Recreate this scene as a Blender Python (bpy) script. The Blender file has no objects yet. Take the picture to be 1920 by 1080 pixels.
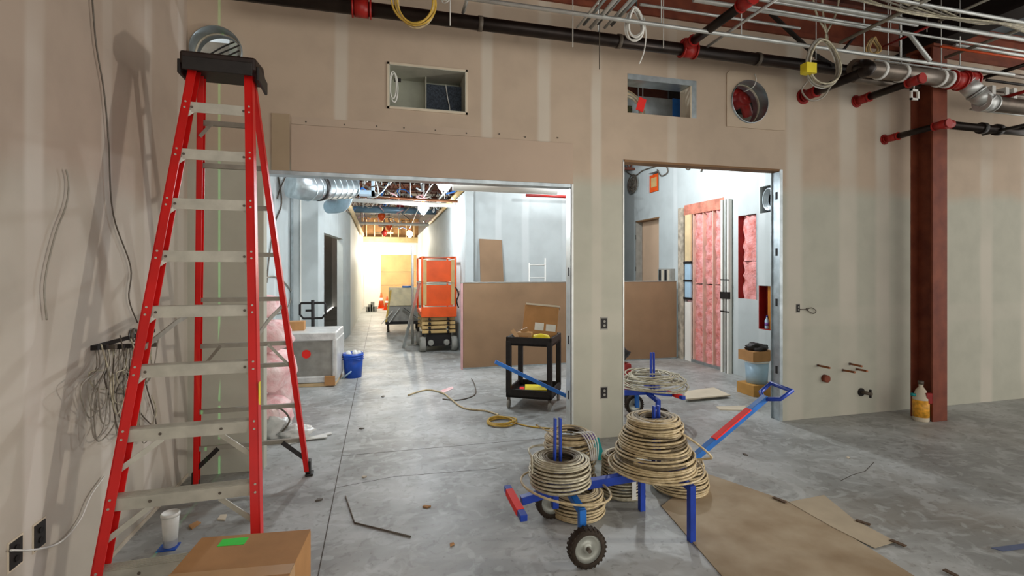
import bpy, bmesh, math, random
from mathutils import Vector, Matrix
random.seed(7)
PI = math.pi
scene = bpy.context.scene
COL = scene.collection

# ------------------------------------------------------------------ camera
FPX, HOR, CAMH = 930.0, 505.0, 1.79
YAW = math.atan(930.0 / 3540.0)
ca, sa = math.cos(YAW), math.sin(YAW)
cam = bpy.data.cameras.new('camera')
cam.sensor_width = 36.0
cam.lens = 36.0 * FPX / 1920.0
cam.shift_y = -(540.0 - HOR) / 1920.0
cam.clip_start = 0.05
cam_o = bpy.data.objects.new('camera', cam)
COL.objects.link(cam_o)
cam_o.location = (0, 0, CAMH)
cam_o.rotation_euler = (PI / 2, 0, -YAW)
scene.camera = cam_o

# ------------------------------------------------------------------ world, lights, exposure
scene.view_settings.view_transform = 'Standard'
scene.view_settings.look = 'None'
scene.view_settings.gamma = 1.0
scene.view_settings.use_curve_mapping = False
scene.view_settings.exposure = 0.0
world = bpy.data.worlds.new('world')
scene.world = world
world.use_nodes = True
bg = world.node_tree.nodes['Background']
bg.inputs['Color'].default_value = (1.0, 0.965, 0.91, 1)
bg.inputs['Strength'].default_value = 1.74


def lamp(name, loc, energy, color, radius=0.05):
    l = bpy.data.lights.new(name, 'POINT')
    l.energy = energy; l.color = color; l.shadow_soft_size = radius
    o = bpy.data.objects.new(name, l); COL.objects.link(o); o.location = loc
    return o


sl_ = bpy.data.lights.new('work_light', 'SPOT')
sl_.energy = 430; sl_.color = (1.0, 0.93, 0.84); sl_.shadow_soft_size = 0.12; sl_.spot_size = math.radians(75); sl_.spot_blend = 0.7
slo = bpy.data.objects.new('work_light', sl_); COL.objects.link(slo)
slo.location = (6.3, 1.65, 1.55)
slo.rotation_euler = (Vector((-1.6, 3.9, 2.4)) - slo.location).to_track_quat('-Z', 'Y').to_euler()
lamp('room_light', (4.3, 7.4, 3.75), 235, (0.92, 0.97, 1.0), 0.10)
lamp('alcove_light', (3.4, 9.65, 3.75), 36, (0.92, 0.97, 1.0), 0.10)
lamp('entry_light', (-0.3, 7.4, 4.1), 170, (0.92, 0.97, 1.0), 0.10)

# ------------------------------------------------------------------ helpers


def ray(px, py):
    t = (px - 960) / FPX; u = (HOR - py) / FPX
    return (t * ca + sa, -t * sa + ca, u)


def onY(px, py, Y):
    d = ray(px, py); k = Y / d[1]
    return Vector((k * d[0], Y, CAMH + k * d[2]))


def onX(px, py, X):
    d = ray(px, py); k = X / d[0]
    return Vector((X, k * d[1], CAMH + k * d[2]))


def onZ(px, py, Z=0.0):
    d = ray(px, py); k = (Z - CAMH) / d[2]
    return Vector((k * d[0], k * d[1], Z))


class MB:
    def __init__(s):
        s.v = []; s.f = []; s.sm = []

    def add(s, vs, fs, smooth=False):
        o = len(s.v); s.v += [tuple(v) for v in vs]
        for f in fs:
            s.f.append([i + o for i in f]); s.sm.append(smooth)
        return s

    def box(s, x0, x1, y0, y1, z0, z1, M=None):
        vs = [Vector((x, y, z)) for x in (x0, x1) for y in (y0, y1) for z in (z0, z1)]
        if M is not None: vs = [M @ v for v in vs]
        return s.add(vs, [(0, 1, 3, 2), (4, 6, 7, 5), (0, 4, 5, 1), (2, 3, 7, 6), (0, 2, 6, 4), (1, 5, 7, 3)])

    def bar(s, a, b, w, d, up=(0, 0, 1)):
        a = Vector(a); b = Vector(b); L = (b - a).length
        z = (b - a).normalized(); u = Vector(up)
        if abs(z.dot(u)) > 0.98: u = Vector((0, 1, 0))
        x = u.cross(z).normalized(); y = z.cross(x)
        M = Matrix(((x.x, y.x, z.x, a.x), (x.y, y.y, z.y, a.y), (x.z, y.z, z.z, a.z), (0, 0, 0, 1)))
        return s.box(-w / 2, w / 2, -d / 2, d / 2, 0, L, M)

    def tube(s, pts, r, n=8, closed=False, caps=True):
        pts = [Vector(p) for p in pts]; m = len(pts)
        vs = []; prev = None
        for i, p in enumerate(pts):
            if closed: t = pts[(i + 1) % m] - pts[i - 1]
            else: t = pts[min(i + 1, m - 1)] - pts[max(i - 1, 0)]
            t = t.normalized() if t.length > 1e-9 else Vector((0, 0, 1))
            if prev is None:
                ref = Vector((0, 0, 1)) if abs(t.z) < 0.9 else Vector((1, 0, 0))
                nx = t.cross(ref).normalized()
            else:
                nx = prev - t * prev.dot(t)
                nx = nx.normalized() if nx.length > 1e-6 else t.orthogonal().normalized()
            prev = nx; ny = t.cross(nx)
            rr = r[i] if isinstance(r, (list, tuple)) else r
            for k in range(n):
                a = 2 * PI * k / n
                vs.append(p + nx * (rr * math.cos(a)) + ny * (rr * math.sin(a)))
        fs = []
        for i in range(m if closed else m - 1):
            j = (i + 1) % m
            for k in range(n):
                k2 = (k + 1) % n
                fs.append((i * n + k, i * n + k2, j * n + k2, j * n + k))
        s.add(vs, fs, True)
        if caps and not closed:
            o = len(s.v) - m * n
            s.f.append([o + k for k in range(n)][::-1]); s.sm.append(False)
            s.f.append([o + (m - 1) * n + k for k in range(n)]); s.sm.append(False)
        return s

    def lathe(s, prof, n=24, c=(0, 0, 0), axis='Z', M=None, smooth=True):
        vs = []
        for r, z in prof:
            for k in range(n):
                a = 2 * PI * k / n
                p = (r * math.cos(a), r * math.sin(a), z)
                if axis == 'Y': p = (p[0], p[2], p[1])
                if axis == 'X': p = (p[2], p[0], p[1])
                v = Vector(p) + Vector(c)
                if M is not None: v = M @ v
                vs.append(v)
        fs = []
        for i in range(len(prof) - 1):
            for k in range(n):
                k2 = (k + 1) % n
                fs.append((i * n + k, i * n + k2, (i + 1) * n + k2, (i + 1) * n + k))
        s.add(vs, fs, smooth)
        o = len(s.v) - len(prof) * n
        if prof[0] == prof[-1]: return s
        if prof[0][0] > 1e-4: s.f.append([o + k for k in range(n)][::-1]); s.sm.append(False)
        if prof[-1][0] > 1e-4:
            q = o + (len(prof) - 1) * n; s.f.append([q + k for k in range(n)]); s.sm.append(False)
        return s

    def prism(s, poly, z0, z1, M=None):
        n = len(poly)
        vs = [Vector((x, y, z0)) for x, y in poly] + [Vector((x, y, z1)) for x, y in poly]
        if M is not None: vs = [M @ v for v in vs]
        fs = [tuple(range(n))[::-1], tuple(range(n, 2 * n))]
        for i in range(n):
            j = (i + 1) % n; fs.append((i, j, n + j, n + i))
        return s.add(vs, fs)

    def build(s, name, mat, parent=None, bevel=0.0):
        me = bpy.data.meshes.new(name)
        me.from_pydata(s.v, [], s.f)
        bm = bmesh.new(); bm.from_mesh(me)
        bmesh.ops.recalc_face_normals(bm, faces=bm.faces)
        bm.to_mesh(me); bm.free()
        if len(me.polygons) == len(s.sm):
            me.polygons.foreach_set('use_smooth', s.sm)
        me.materials.append(mat)
        o = bpy.data.objects.new(name, me); COL.objects.link(o)
        if bevel > 0:
            b = o.modifiers.new('bevel', 'BEVEL'); b.width = bevel; b.segments = 2; b.limit_method = 'ANGLE'
        if parent is not None: o.parent = parent
        return o


def tag(o, label, cat=None, group=None, kind=None):
    o['label'] = label
    if cat: o['category'] = cat
    if group: o['group'] = group
    if kind: o['kind'] = kind
    return o


def thing(name, label, cat, loc=(0, 0, 0), rz=0.0, group=None):
    o = bpy.data.objects.new(name, None); COL.objects.link(o)
    o.empty_display_size = 0.1
    o.location = loc; o.rotation_euler = (0, 0, rz)
    return tag(o, label, cat, group)


def copy_tree(o, parent=None):
    c = o.copy(); COL.objects.link(c); c.parent = parent
    for ch in list(o.children): copy_tree(ch, c)
    return c


def struct(o, label):
    return tag(o, label, kind='structure')


def smooth(pts, sub=6):
    pts = [Vector(p) for p in pts]; out = []
    n = len(pts)
    for i in range(n - 1):
        p0 = pts[max(i - 1, 0)]; p1 = pts[i]; p2 = pts[i + 1]; p3 = pts[min(i + 2, n - 1)]
        for k in range(sub):
            t = k / sub
            out.append(0.5 * ((2 * p1) + (p2 - p0) * t + (2 * p0 - 5 * p1 + 4 * p2 - p3) * t * t + (3 * p1 - p0 - 3 * p2 + p3) * t ** 3))
    out.append(pts[-1])
    return out


# ------------------------------------------------------------------ materials
def srgb(r, g, b):
    f = lambda c: (c / 255 / 12.92) if c / 255 <= 0.04045 else ((c / 255 + 0.055) / 1.055) ** 2.4
    return (f(r), f(g), f(b), 1)


MATS = {}


def mat(name, col, rough=0.6, metal=0.0, var=0.12, scale=6.0, bump=0.0, bscale=None, emit=0.0, spec=0.4, trans=0.0, col2=None, alpha=1.0):
    if name in MATS: return MATS[name]
    m = bpy.data.materials.new(name); m.use_nodes = True
    nt = m.node_tree; p = nt.nodes['Principled BSDF']
    c = srgb(*col)
    p.inputs['Roughness'].default_value = rough
    p.inputs['Metallic'].default_value = metal
    p.inputs['Specular IOR Level'].default_value = spec
    tc = nt.nodes.new('ShaderNodeTexCoord')
    nz = nt.nodes.new('ShaderNodeTexNoise'); nz.inputs['Scale'].default_value = scale; nz.inputs['Detail'].default_value = 5
    nt.links.new(tc.outputs['Object'], nz.inputs['Vector'])
    mx = nt.nodes.new('ShaderNodeMix'); mx.data_type = 'RGBA'
    lo = srgb(*col2) if col2 else tuple(v * (1 - var) for v in c[:3]) + (1,)
    hi = c if col2 else tuple(min(1, v * (1 + var)) for v in c[:3]) + (1,)
    mx.inputs[6].default_value = lo; mx.inputs[7].default_value = hi
    rp = nt.nodes.new('ShaderNodeMapRange'); rp.inputs[1].default_value = 0.32; rp.inputs[2].default_value = 0.68
    nt.links.new(nz.outputs['Fac'], rp.inputs[0]); nt.links.new(rp.outputs[0], mx.inputs[0])
    nt.links.new(mx.outputs[2], p.inputs['Base Color'])
    if bump:
        b = nt.nodes.new('ShaderNodeBump'); b.inputs['Strength'].default_value = bump; b.inputs['Distance'].default_value = 0.02
        n2 = nt.nodes.new('ShaderNodeTexNoise'); n2.inputs['Scale'].default_value = bscale or scale * 4; n2.inputs['Detail'].default_value = 4
        nt.links.new(tc.outputs['Object'], n2.inputs['Vector'])
        nt.links.new(n2.outputs['Fac'], b.inputs['Height']); nt.links.new(b.outputs['Normal'], p.inputs['Normal'])
    if emit:
        p.inputs['Emission Color'].default_value = c; p.inputs['Emission Strength'].default_value = emit
    if trans: p.inputs['Transmission Weight'].default_value = trans
    if alpha < 1: p.inputs['Alpha'].default_value = alpha
    MATS[name] = m
    return m


def drywall(name, up, low, mud, axis, zsplit, joints, width=0.07):
    """taped drywall: paper colour above/below a sheet line, mud bands over vertical joints"""
    m = bpy.data.materials.new(name); m.use_nodes = True
    nt = m.node_tree; N = nt.nodes.new; L = nt.links.new
    p = nt.nodes['Principled BSDF']; p.inputs['Roughness'].default_value = 0.75; p.inputs['Specular IOR Level'].default_value = 0.25
    tc = N('ShaderNodeTexCoord'); sp = N('ShaderNodeSeparateXYZ'); L(tc.outputs['Object'], sp.inputs[0])

    def math_(op, a, b=None):
        n = N('ShaderNodeMath'); n.operation = op
        for i, v in enumerate((a, b)):
            if v is None: continue
            if isinstance(v, (int, float)): n.inputs[i].default_value = v
            else: L(v, n.inputs[i])
        return n.outputs[0]

    def noise(scale, detail=4):
        n = N('ShaderNodeTexNoise'); n.inputs['Scale'].default_value = scale; n.inputs['Detail'].default_value = detail
        L(tc.outputs['Object'], n.inputs['Vector']); return n.outputs['Fac']

    def rng(v, a, b, c=0.0, d=1.0):
        n = N('ShaderNodeMapRange'); n.interpolation_type = 'SMOOTHSTEP'
        n.inputs[1].default_value = a; n.inputs[2].default_value = b; n.inputs[3].default_value = c; n.inputs[4].default_value = d
        L(v, n.inputs[0]); return n.outputs[0]

    def mix(f, a, b):
        n = N('ShaderNodeMix'); n.data_type = 'RGBA'
        if isinstance(f, float): n.inputs[0].default_value = f
        else: L(f, n.inputs[0])
        for i, v in ((6, a), (7, b)):
            if isinstance(v, tuple): n.inputs[i].default_value = v
            else: L(v, n.inputs[i])
        return n.outputs[2]
    u = sp.outputs[axis]; z = sp.outputs[2]
    nbig = noise(0.9, 3); nmid = noise(3.5)
    zz = math_('ADD', z, math_('MULTIPLY', math_('SUBTRACT', nbig, 0.5), 0.35))
    base = mix(rng(zz, zsplit - 0.12, zsplit + 0.12), srgb(*low), srgb(*up))
    dark = mix(0.08, base, (0.03, 0.025, 0.02, 1))
    base = mix(rng(nmid, 0.35, 0.7), base, dark)
    wob = math_('MULTIPLY', math_('SUBTRACT', nbig, 0.5), 0.06)
    uu = math_('ADD', u, wob)
    band = None
    for j, wj in joints:
        d = math_('ABSOLUTE', math_('SUBTRACT', uu, j))
        b = rng(d, wj * 0.7, wj * 1.5, 1.0, 0.0)
        band = b if band is None else math_('MAXIMUM', band, b)
    if band is not None:
        fac = math_('MULTIPLY', band, rng(nbig, 0.35, 0.62, 0.22, 0.72))
        base = mix(fac, base, srgb(*mud))
    dz = math_('ABSOLUTE', math_('SUBTRACT', math_('ADD', z, wob), 1.22))
    hb = math_('MULTIPLY', rng(dz, 0.07, 0.16, 1.0, 0.0), 0.2)
    base = mix(hb, base, srgb(*mud))
    L(base, p.inputs['Base Color'])
    bm = N('ShaderNodeBump'); bm.inputs['Strength'].default_value = 0.08; bm.inputs['Distance'].default_value = 0.01
    L(noise(18), bm.inputs['Height']); L(bm.outputs[0], p.inputs['Normal'])
    MATS[name] = m
    return m


def concrete(name):
    m = bpy.data.materials.new(name); m.use_nodes = True
    nt = m.node_tree; N = nt.nodes.new; L = nt.links.new
    p = nt.nodes['Principled BSDF']; p.inputs['Specular IOR Level'].default_value = 0.35
    tc = N('ShaderNodeTexCoord')

    def noise(scale, detail=5, stretch=None, dist=0.0):
        n = N('ShaderNodeTexNoise'); n.inputs['Scale'].default_value = scale; n.inputs['Detail'].default_value = detail
        n.inputs['Distortion'].default_value = dist
        if stretch:
            mp = N('ShaderNodeMapping'); mp.inputs['Scale'].default_value = stretch; L(tc.outputs['Object'], mp.inputs[0]); L(mp.outputs[0], n.inputs['Vector'])
        else: L(tc.outputs['Object'], n.inputs['Vector'])
        return n.outputs['Fac']

    def ramp(v, a, b):
        n = N('ShaderNodeMapRange'); n.interpolation_type = 'SMOOTHSTEP'; n.inputs[1].default_value = a; n.inputs[2].default_value = b; L(v, n.inputs[0]); return n.outputs[0]

    def mix(f, a, b, mode='MIX'):
        n = N('ShaderNodeMix'); n.data_type = 'RGBA'; n.blend_type = mode
        if isinstance(f, float): n.inputs[0].default_value = f
        else: L(f, n.inputs[0])
        for i, v in ((6, a), (7, b)):
            if isinstance(v, tuple): n.inputs[i].default_value = v
            else: L(v, n.inputs[i])
        return n.outputs[2]

    def mul(v, k):
        n = N('ShaderNodeMath'); n.operation = 'MULTIPLY'; n.inputs[1].default_value = k; L(v, n.inputs[0]); return n.outputs[0]
    c = mix(ramp(noise(1.1, 5, None, 0.6), 0.35, 0.68), srgb(138, 140, 137), srgb(178, 181, 179))
    c = mix(mul(ramp(noise(0.55, 4), 0.50, 0.72), 0.6), c, srgb(118, 108, 92))
    c = mix(mul(ramp(noise(3.0, 8, (0.5, 2.0, 1), 1.2), 0.5, 0.8), 0.5), c, srgb(190, 192, 190))
    c = mix(mul(ramp(noise(5.0, 8, None, 1.5), 0.52, 0.62), 0.35), c, srgb(194, 198, 197))
    c = mix(mul(ramp(noise(11.0, 8, None, 0.8), 0.56, 0.66), 0.35), c, srgb(108, 106, 100))
    c = mix(mul(ramp(noise(26, 6), 0.62, 0.75), 0.5), c, srgb(92, 88, 80))
    c = mix(mul(ramp(noise(7, 6, None, 0.8), 0.60, 0.74), 0.30), c, srgb(104, 92, 74))
    L(c, p.inputs['Base Color'])
    r = N('ShaderNodeMapRange'); r.inputs[3].default_value = 0.32; r.inputs[4].default_value = 0.62
    L(noise(2.2, 4), r.inputs[0]); L(r.outputs[0], p.inputs['Roughness'])
    bm = N('ShaderNodeBump'); bm.inputs['Strength'].default_value = 0.12; bm.inputs['Distance'].default_value = 0.01
    L(noise(14, 6), bm.inputs['Height']); L(bm.outputs[0], p.inputs['Normal'])
    MATS[name] = m
    return m


TAN = (186, 168, 148); MUD = (203, 196, 182); GRN = (182, 181, 166)
M_wb = drywall('drywall_back', TAN, GRN, MUD, 0, 2.75, [(-0.36, .05), (1.02, .05), (1.62, .06), (2.2, .05), (3.1, .05), (4.75, .10), (5.55, .12), (6.1, .1), (7.05, .13), (7.9, .1), (8.7, .12)])
M_wl = drywall('drywall_left', (180, 164, 149), (186, 178, 165), (205, 198, 188), 1, 2.3, [(1.35, .05), (2.2, .05), (2.9, .06), (3.55, .05), (4.1, .05), (4.7, .06)])
M_cool = drywall('drywall_cool', (184, 192, 192), (186, 194, 194), (202, 208, 208), 0, 2.4, [(2.4, .06), (3.0, .07), (3.9, .06), (5.2, .06), (6.4, .08)])
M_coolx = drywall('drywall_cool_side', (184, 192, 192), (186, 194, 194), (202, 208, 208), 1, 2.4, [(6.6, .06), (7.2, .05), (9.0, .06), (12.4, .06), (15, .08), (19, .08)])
M_floor = concrete('concrete')
M_galv = mat('galvanised', (176, 186, 190), 0.38, 0.85, 0.18, 9)
M_galvl = mat('galvanised_light', (205, 208, 205), 0.42, 0.6, 0.1, 9)
M_alu = mat('aluminium', (186, 183, 170), 0.45, 0.35, 0.12, 12)
M_alud = mat('aluminium_grey', (150, 146, 134), 0.5, 0.4, 0.12, 12)
M_red = mat('red_fibreglass', (206, 22, 18), 0.45, 0, 0.10, 5)
M_redp = mat('red_paint', (156, 32, 26), 0.4, 0, 0.15, 14)
M_blk = mat('black_plastic', (34, 30, 28), 0.5, 0, 0.3, 20)
M_blkp = mat('black_pipe', (40, 32, 28), 0.35, 0.5, 0.35, 7)
M_cap = mat('ladder_cap_plastic', (38, 25, 20), 0.5, 0, 0.35, 30)
M_rust = mat('rust_steel', (132, 68, 44), 0.65, 0.1, 0.22, 5, col2=(104, 48, 32))
M_deck = mat('rust_deck', (104, 54, 36), 0.7, 0, 0.3, 3, col2=(62, 30, 22))
M_dark = mat('dark_steel', (26, 22, 21), 0.6, 0.1, 0.3, 5)
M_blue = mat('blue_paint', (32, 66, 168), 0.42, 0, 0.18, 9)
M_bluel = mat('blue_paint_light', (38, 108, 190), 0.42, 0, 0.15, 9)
M_cable = mat('cable_tan', (212, 194, 154), 0.45, 0, 0.15, 30, col2=(166, 146, 108))
M_cableg = mat('cable_grey', (208, 202, 178), 0.42, 0.2, 0.15, 30, col2=(158, 150, 126))
M_cable_shade = mat('cable_gap_shade', (120, 106, 80), 0.6, 0, 0.2, 30, col2=(88, 76, 56))  # shade of the gaps between strands, put into the inner windings' colour
M_white = mat('white_plastic', (222, 222, 216), 0.5, 0, 0.06, 10)
M_wire = mat('wire_grey', (150, 144, 132), 0.5, 0.1, 0.15, 20)
M_wired = mat('wire_dark', (92, 84, 74), 0.5, 0.1, 0.15, 20)
M_card = mat('cardboard', (176, 130, 82), 0.8, 0, 0.10, 6, bump=0.05)
M_cardd = mat('cardboard_tape', (190, 150, 104), 0.35, 0, 0.06, 8)
M_hard = mat('hardboard', (140, 112, 84), 0.65, 0, 0.10, 2.5)
M_ply = mat('floor_board', (170, 154, 128), 0.7, 0, 0.1, 3, col2=(142, 121, 92))
M_pale = mat('pale_paper', (206, 194, 172), 0.8, 0, 0.08, 4)
M_pink = mat('pink_insulation', (238, 172, 170), 0.95, 0, 0.2, 9, bump=0.9, bscale=24, col2=(212, 122, 112))
M_pinkl = mat('pink_insulation_pale', (238, 214, 212), 0.8, 0, 0.15, 7, bump=1.0, bscale=14, col2=(222, 162, 164))
M_plastic = mat('clear_wrap', (206, 206, 202), 0.3, 0, 0.15, 7, bump=0.4, bscale=16, spec=0.7)
M_grey = mat('grey_panel', (146, 144, 136), 0.6, 0, 0.15, 8)
M_orange = mat('orange_paint', (226, 84, 24), 0.45, 0, 0.12, 4)
M_tanp = mat('tan_paint', (196, 164, 108), 0.6, 0, 0.12, 5)
M_oran = mat('plywood_amber', (206, 164, 112), 0.7, 0, 0.12, 2.0)
M_yel = mat('yellow_plastic', (226, 206, 40), 0.5, 0, 0.1, 9)
M_gold = mat('yellow_cable', (200, 164, 70), 0.5, 0, 0.15, 20)
M_green = mat('green_label', (50, 214, 60), 0.6, 0, 0.05, 9)
M_teal = mat('teal_tape', (20, 140, 140), 0.5, 0, 0.1, 9)
M_purple = mat('purple_tape', (122, 84, 160), 0.5, 0, 0.1, 9)
M_tyre = mat('tyre_rubber', (52, 42, 32), 0.8, 0, 0.2, 30)
M_rim = mat('wheel_rim', (176, 178, 168), 0.4, 0.4, 0.1, 12)
M_tag = mat('red_tag', (240, 40, 30), 0.6, 0, 0.05, 9)
M_speck = mat('duct_liner', (58, 66, 76), 0.9, 0, 0.5, 60)
M_copper = mat('copper', (150, 96, 66), 0.35, 0.8, 0.15, 9)
M_wood = mat('stud_wood', (222, 196, 152), 0.7, 0, 0.1, 5)
M_bulb = mat('bulb_glow', (236, 246, 255), 0.4, 0, 0.0, 5, emit=40.0)
M_concw = mat('upper_wall_grey', (170, 158, 142), 0.8, 0, 0.12, 2)
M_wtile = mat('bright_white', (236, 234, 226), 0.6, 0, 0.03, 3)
M_skin = mat('tan_door', (206, 176, 148), 0.6, 0, 0.05, 2)
M_blueb = mat('bucket_blue', (28, 78, 176), 0.35, 0, 0.08, 5)
M_lblue = mat('pale_blue_plastic', (170, 200, 220), 0.4, 0, 0.08, 8)
M_redd = mat('dark_red', (140, 26, 22), 0.5, 0, 0.2, 10)
M_glass = mat('dusty_glass', (206, 216, 214), 0.1, 0, 0.02, 4, trans=0.8)

# ================================================================== SETTING
YB, TH = 4.85, 0.13          # main partition: front plane and thickness
XL = -1.62
fl = MB().box(-2.2, 13, -4, 26.2, -0.12, 0.0).build('floor', M_floor)
struct(fl, 'grey mottled concrete floor slab with control joints')
M_joint = mat('joint_dark', (78, 72, 64), 0.8, 0, 0.3, 20)


def floor_line(pts, w, name):
    b = MB()
    for a, c in zip(pts, pts[1:]):
        b.bar((a[0], a[1], 0.0003), (c[0], c[1], 0.0003), w, 0.0012)
    return b.build(name, M_joint, fl)


floor_line([(-0.345, -1.0), (-0.36, 3.1), (-0.37, 4.6), (-0.38, 8), (-0.38, 20)], 0.007, 'control_joint')
floor_line([(-0.37, 5.02), (1.3, 5.0), (1.9, 4.98)], 0.006, 'control_joint')
floor_line([(3.75, 3.35), (3.95, 3.42), (4.15, 3.46), (4.42, 3.6)], 0.006, 'crack')
floor_line([(-0.36, 4.3), (0.1, 4.4), (1.0, 4.35)], 0.004, 'crack')

# ---- main partition wall with openings
def cut(wall, cutters):
    tmp = []
    for i, cm in enumerate(cutters):
        c = cm.build('cutter', M_galv); tmp.append(c)
        b = wall.modifiers.new('cut%d' % i, 'BOOLEAN'); b.operation = 'DIFFERENCE'; b.solver = 'EXACT'; b.object = c
    bpy.context.view_layer.update()
    dg = bpy.context.evaluated_depsgraph_get()
    me = bpy.data.meshes.new_from_object(wall.evaluated_get(dg))
    wall.modifiers.clear(); wall.data = me
    for c in tmp: bpy.data.objects.remove(c, do_unlink=True)


OPL, OPR, OPH = -1.02, 1.92, 2.68
D2L, D2R, D2H = 2.51, 4.56, 2.965
wb = MB().box(-1.8, 12.5, YB, YB + TH, 0, 4.55).build('wall_back', M_wb)
struct(wb, 'tan and grey taped drywall partition with two tall openings')
CC, CR = (4.10, 3.72), 0.245
DC, DR = (-1.395, 3.70), 0.205
cut(wb, [MB().box(OPL, OPR, YB - .5, YB + .6, -0.5, OPH), MB().box(D2L, D2R, YB - .5, YB + .6, -0.5, D2H),
         MB().box(0.07, 0.80, YB - .5, YB + .6, 3.335, 3.735), MB().box(2.56, 3.41, YB - .5, YB + .6, 3.48, 3.90),
         MB().lathe([(CR, -0.5), (CR, 0.6)], 40, (CC[0], YB, CC[1]), 'Y'),
         MB().lathe([(DR, -0.5), (DR, 0.6)], 40, (DC[0], YB, DC[1]), 'Y')])
# drywall pieces that stand proud of the partition
tag(MB().box(-0.79, 1.93, YB - 0.013, YB - 0.0005, OPH, 3.10).build('header_panel', mat('drywall_header', (182, 162, 143), 0.75, 0, 0.06, 1.5), wb), 'bare tan drywall sheet over the wide opening')
MB().box(-0.79, 0.9, YB - 0.006, YB - 0.0005, 3.105, 3.175).build('tape_strip', mat('drywall_strip', (184, 166, 147), 0.75, 0, 0.06, 3), wb)
MB().box(-0.955, -0.805, YB - 0.009, YB - 0.0005, OPH, 3.19).build('filler_panel', mat('drywall_filler', (164, 145, 119), 0.8, 0, 0.05, 3), wb)
sq = MB()
n = 48
ring = []; outer = []
x0, x1, z0, z1 = 3.80, 4.60, 3.42, 4.06
for k in range(n):
    a = 2 * PI * k / n + 0.001; c_, s_ = math.cos(a), math.sin(a)
    ring.append((CC[0] + CR * c_, CC[1] + CR * s_))
    tx = ((x1 - CC[0]) if c_ > 0 else (x0 - CC[0])) / c_; tz = ((z1 - CC[1]) if s_ > 0 else (z0 - CC[1])) / s_
    t = min(tx, tz); outer.append((CC[0] + t * c_, CC[1] + t * s_))
vs = [(x, YB - 0.012, z) for x, z in ring] + [(x, YB - 0.012, z) for x, z in outer] + [(x, YB - 0.0005, z) for x, z in outer]
fs = []
for k in range(n):
    j = (k + 1) % n
    fs += [(k, j, n + j, n + k), (n + k, n + j, 2 * n + j, 2 * n + k)]
sq.add(vs, fs); sq.build('duct_patch_panel', mat('drywall_patch', (190, 172, 150), 0.75, 0, 0.06, 3), wb)
for k in range(9):
    x = -0.65 + 0.3 * k
    MB().lathe([(0.008, -0.002), (0.008, 0.0)], 8, (x + random.uniform(-.05, .05), YB - 0.006, 3.14 + random.uniform(-.01, .012)), 'Y').build('screw', M_wired, wb)

# metal edging of the openings
t1 = MB()
t1.box(OPR - 0.012, OPR + 0.018, YB - 0.004, YB + TH + 0.006, 0, OPH).box(OPR - 0.012, OPR - 0.004, YB - 0.004, YB + 0.004, 0, OPH)
struct(t1.build('trim_1', M_galvl), 'galvanised end stud on the pier side of the wide opening')
for z in (0.42, 1.0, 1.72):
    MB().box(OPR - 0.014, OPR - 0.011, YB + 0.045, YB + 0.075, z, z + 0.09).build('stud_slot', M_dark, bpy.data.objects['trim_1'])
struct(MB().box(OPL, OPR, YB - 0.003, YB + TH + 0.005, OPH - 0.035, OPH).build('trim_2', M_galv), 'galvanised track under the header of the wide opening')
t3 = MB().box(D2R - 0.012, D2R + 0.012, YB - 0.006, YB + TH + 0.006, 0, D2H)
t3.box(D2R - 0.03, D2R - 0.012, YB - 0.006, YB + 0.004, 0, D2H).box(D2R - 0.03, D2R - 0.012, YB + TH - 0.004, YB + TH + 0.006, 0, D2H)
t3o = struct(t3.build('trim_3', M_galv), 'galvanised steel stud lining the right jamb of the doorway')
for z in (0.55, 1.35, 1.95, 2.62):
    MB().box(D2R - 0.0135, D2R - 0.0115, YB + 0.045, YB + 0.08, z, z + 0.09).build('stud_slot', M_dark, t3o)
struct(MB().box(D2L, D2R - 0.012, YB - 0.004, YB + TH + 0.005, D2H - 0.02, D2H + 0.004).build('trim_4', mat('brown_head', (126, 94, 62), 0.7)), 'brown wooden strip along the doorway head')
struct(MB().box(D2L - 0.004, D2L + 0.01, YB - 0.004, YB + TH + 0.006, 0, D2H).build('trim_5', M_galvl), 'thin pale metal edge on the pier side of the doorway')

# ---- left wall
wl = MB().box(XL - 0.14, XL, -4, YB, 0, 6.0).build('wall_left', M_wl)
struct(wl, 'long beige drywall wall with mud bands behind the ladder')
struct(MB().box(XL, XL + 0.006, -4, YB, 0.0, 0.03).build('baseboard_left', mat('track_strip', (204, 192, 172), 0.6)), 'pale strip where the beige wall meets the floor')
# beam on top of the partition and roof deck
bm_ = MB().box(-1.62, 12.5, YB - 0.03, YB + 0.17, 4.55, 4.60).box(-1.62, 12.5, YB + 0.06, YB + 0.08, 4.60, 4.95).box(-1.62, 12.5, YB - 0.03, YB + 0.17, 4.95, 5.0)
struct(bm_.build('trim_6', M_rust), 'rusty steel beam running over the top of the partition')
dk = MB().box(-2.2, 13, -4, 26.2, 5.55, 5.62)
dko = struct(dk.build('ceiling', M_deck), 'rust brown steel roof deck')
rb = MB().box(-2.0, 13, 0, 0.09, 5.49, 5.55)
rib0 = None
for k in range(36):
    y = 1.0 + 0.3 * k
    if rib0 is None: rib0 = rb.build('deck_rib', M_deck, dko); o = rib0
    else: o = rib0.copy(); COL.objects.link(o)
    o.location.y = y

# ---- spaces behind the partition
struct(MB().box(-1.86, -1.72, YB + TH, 10.4, 0, 3.55).build('wall_entry_left', M_coolx), 'white side wall glimpsed behind the pink insulation pile')
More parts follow.
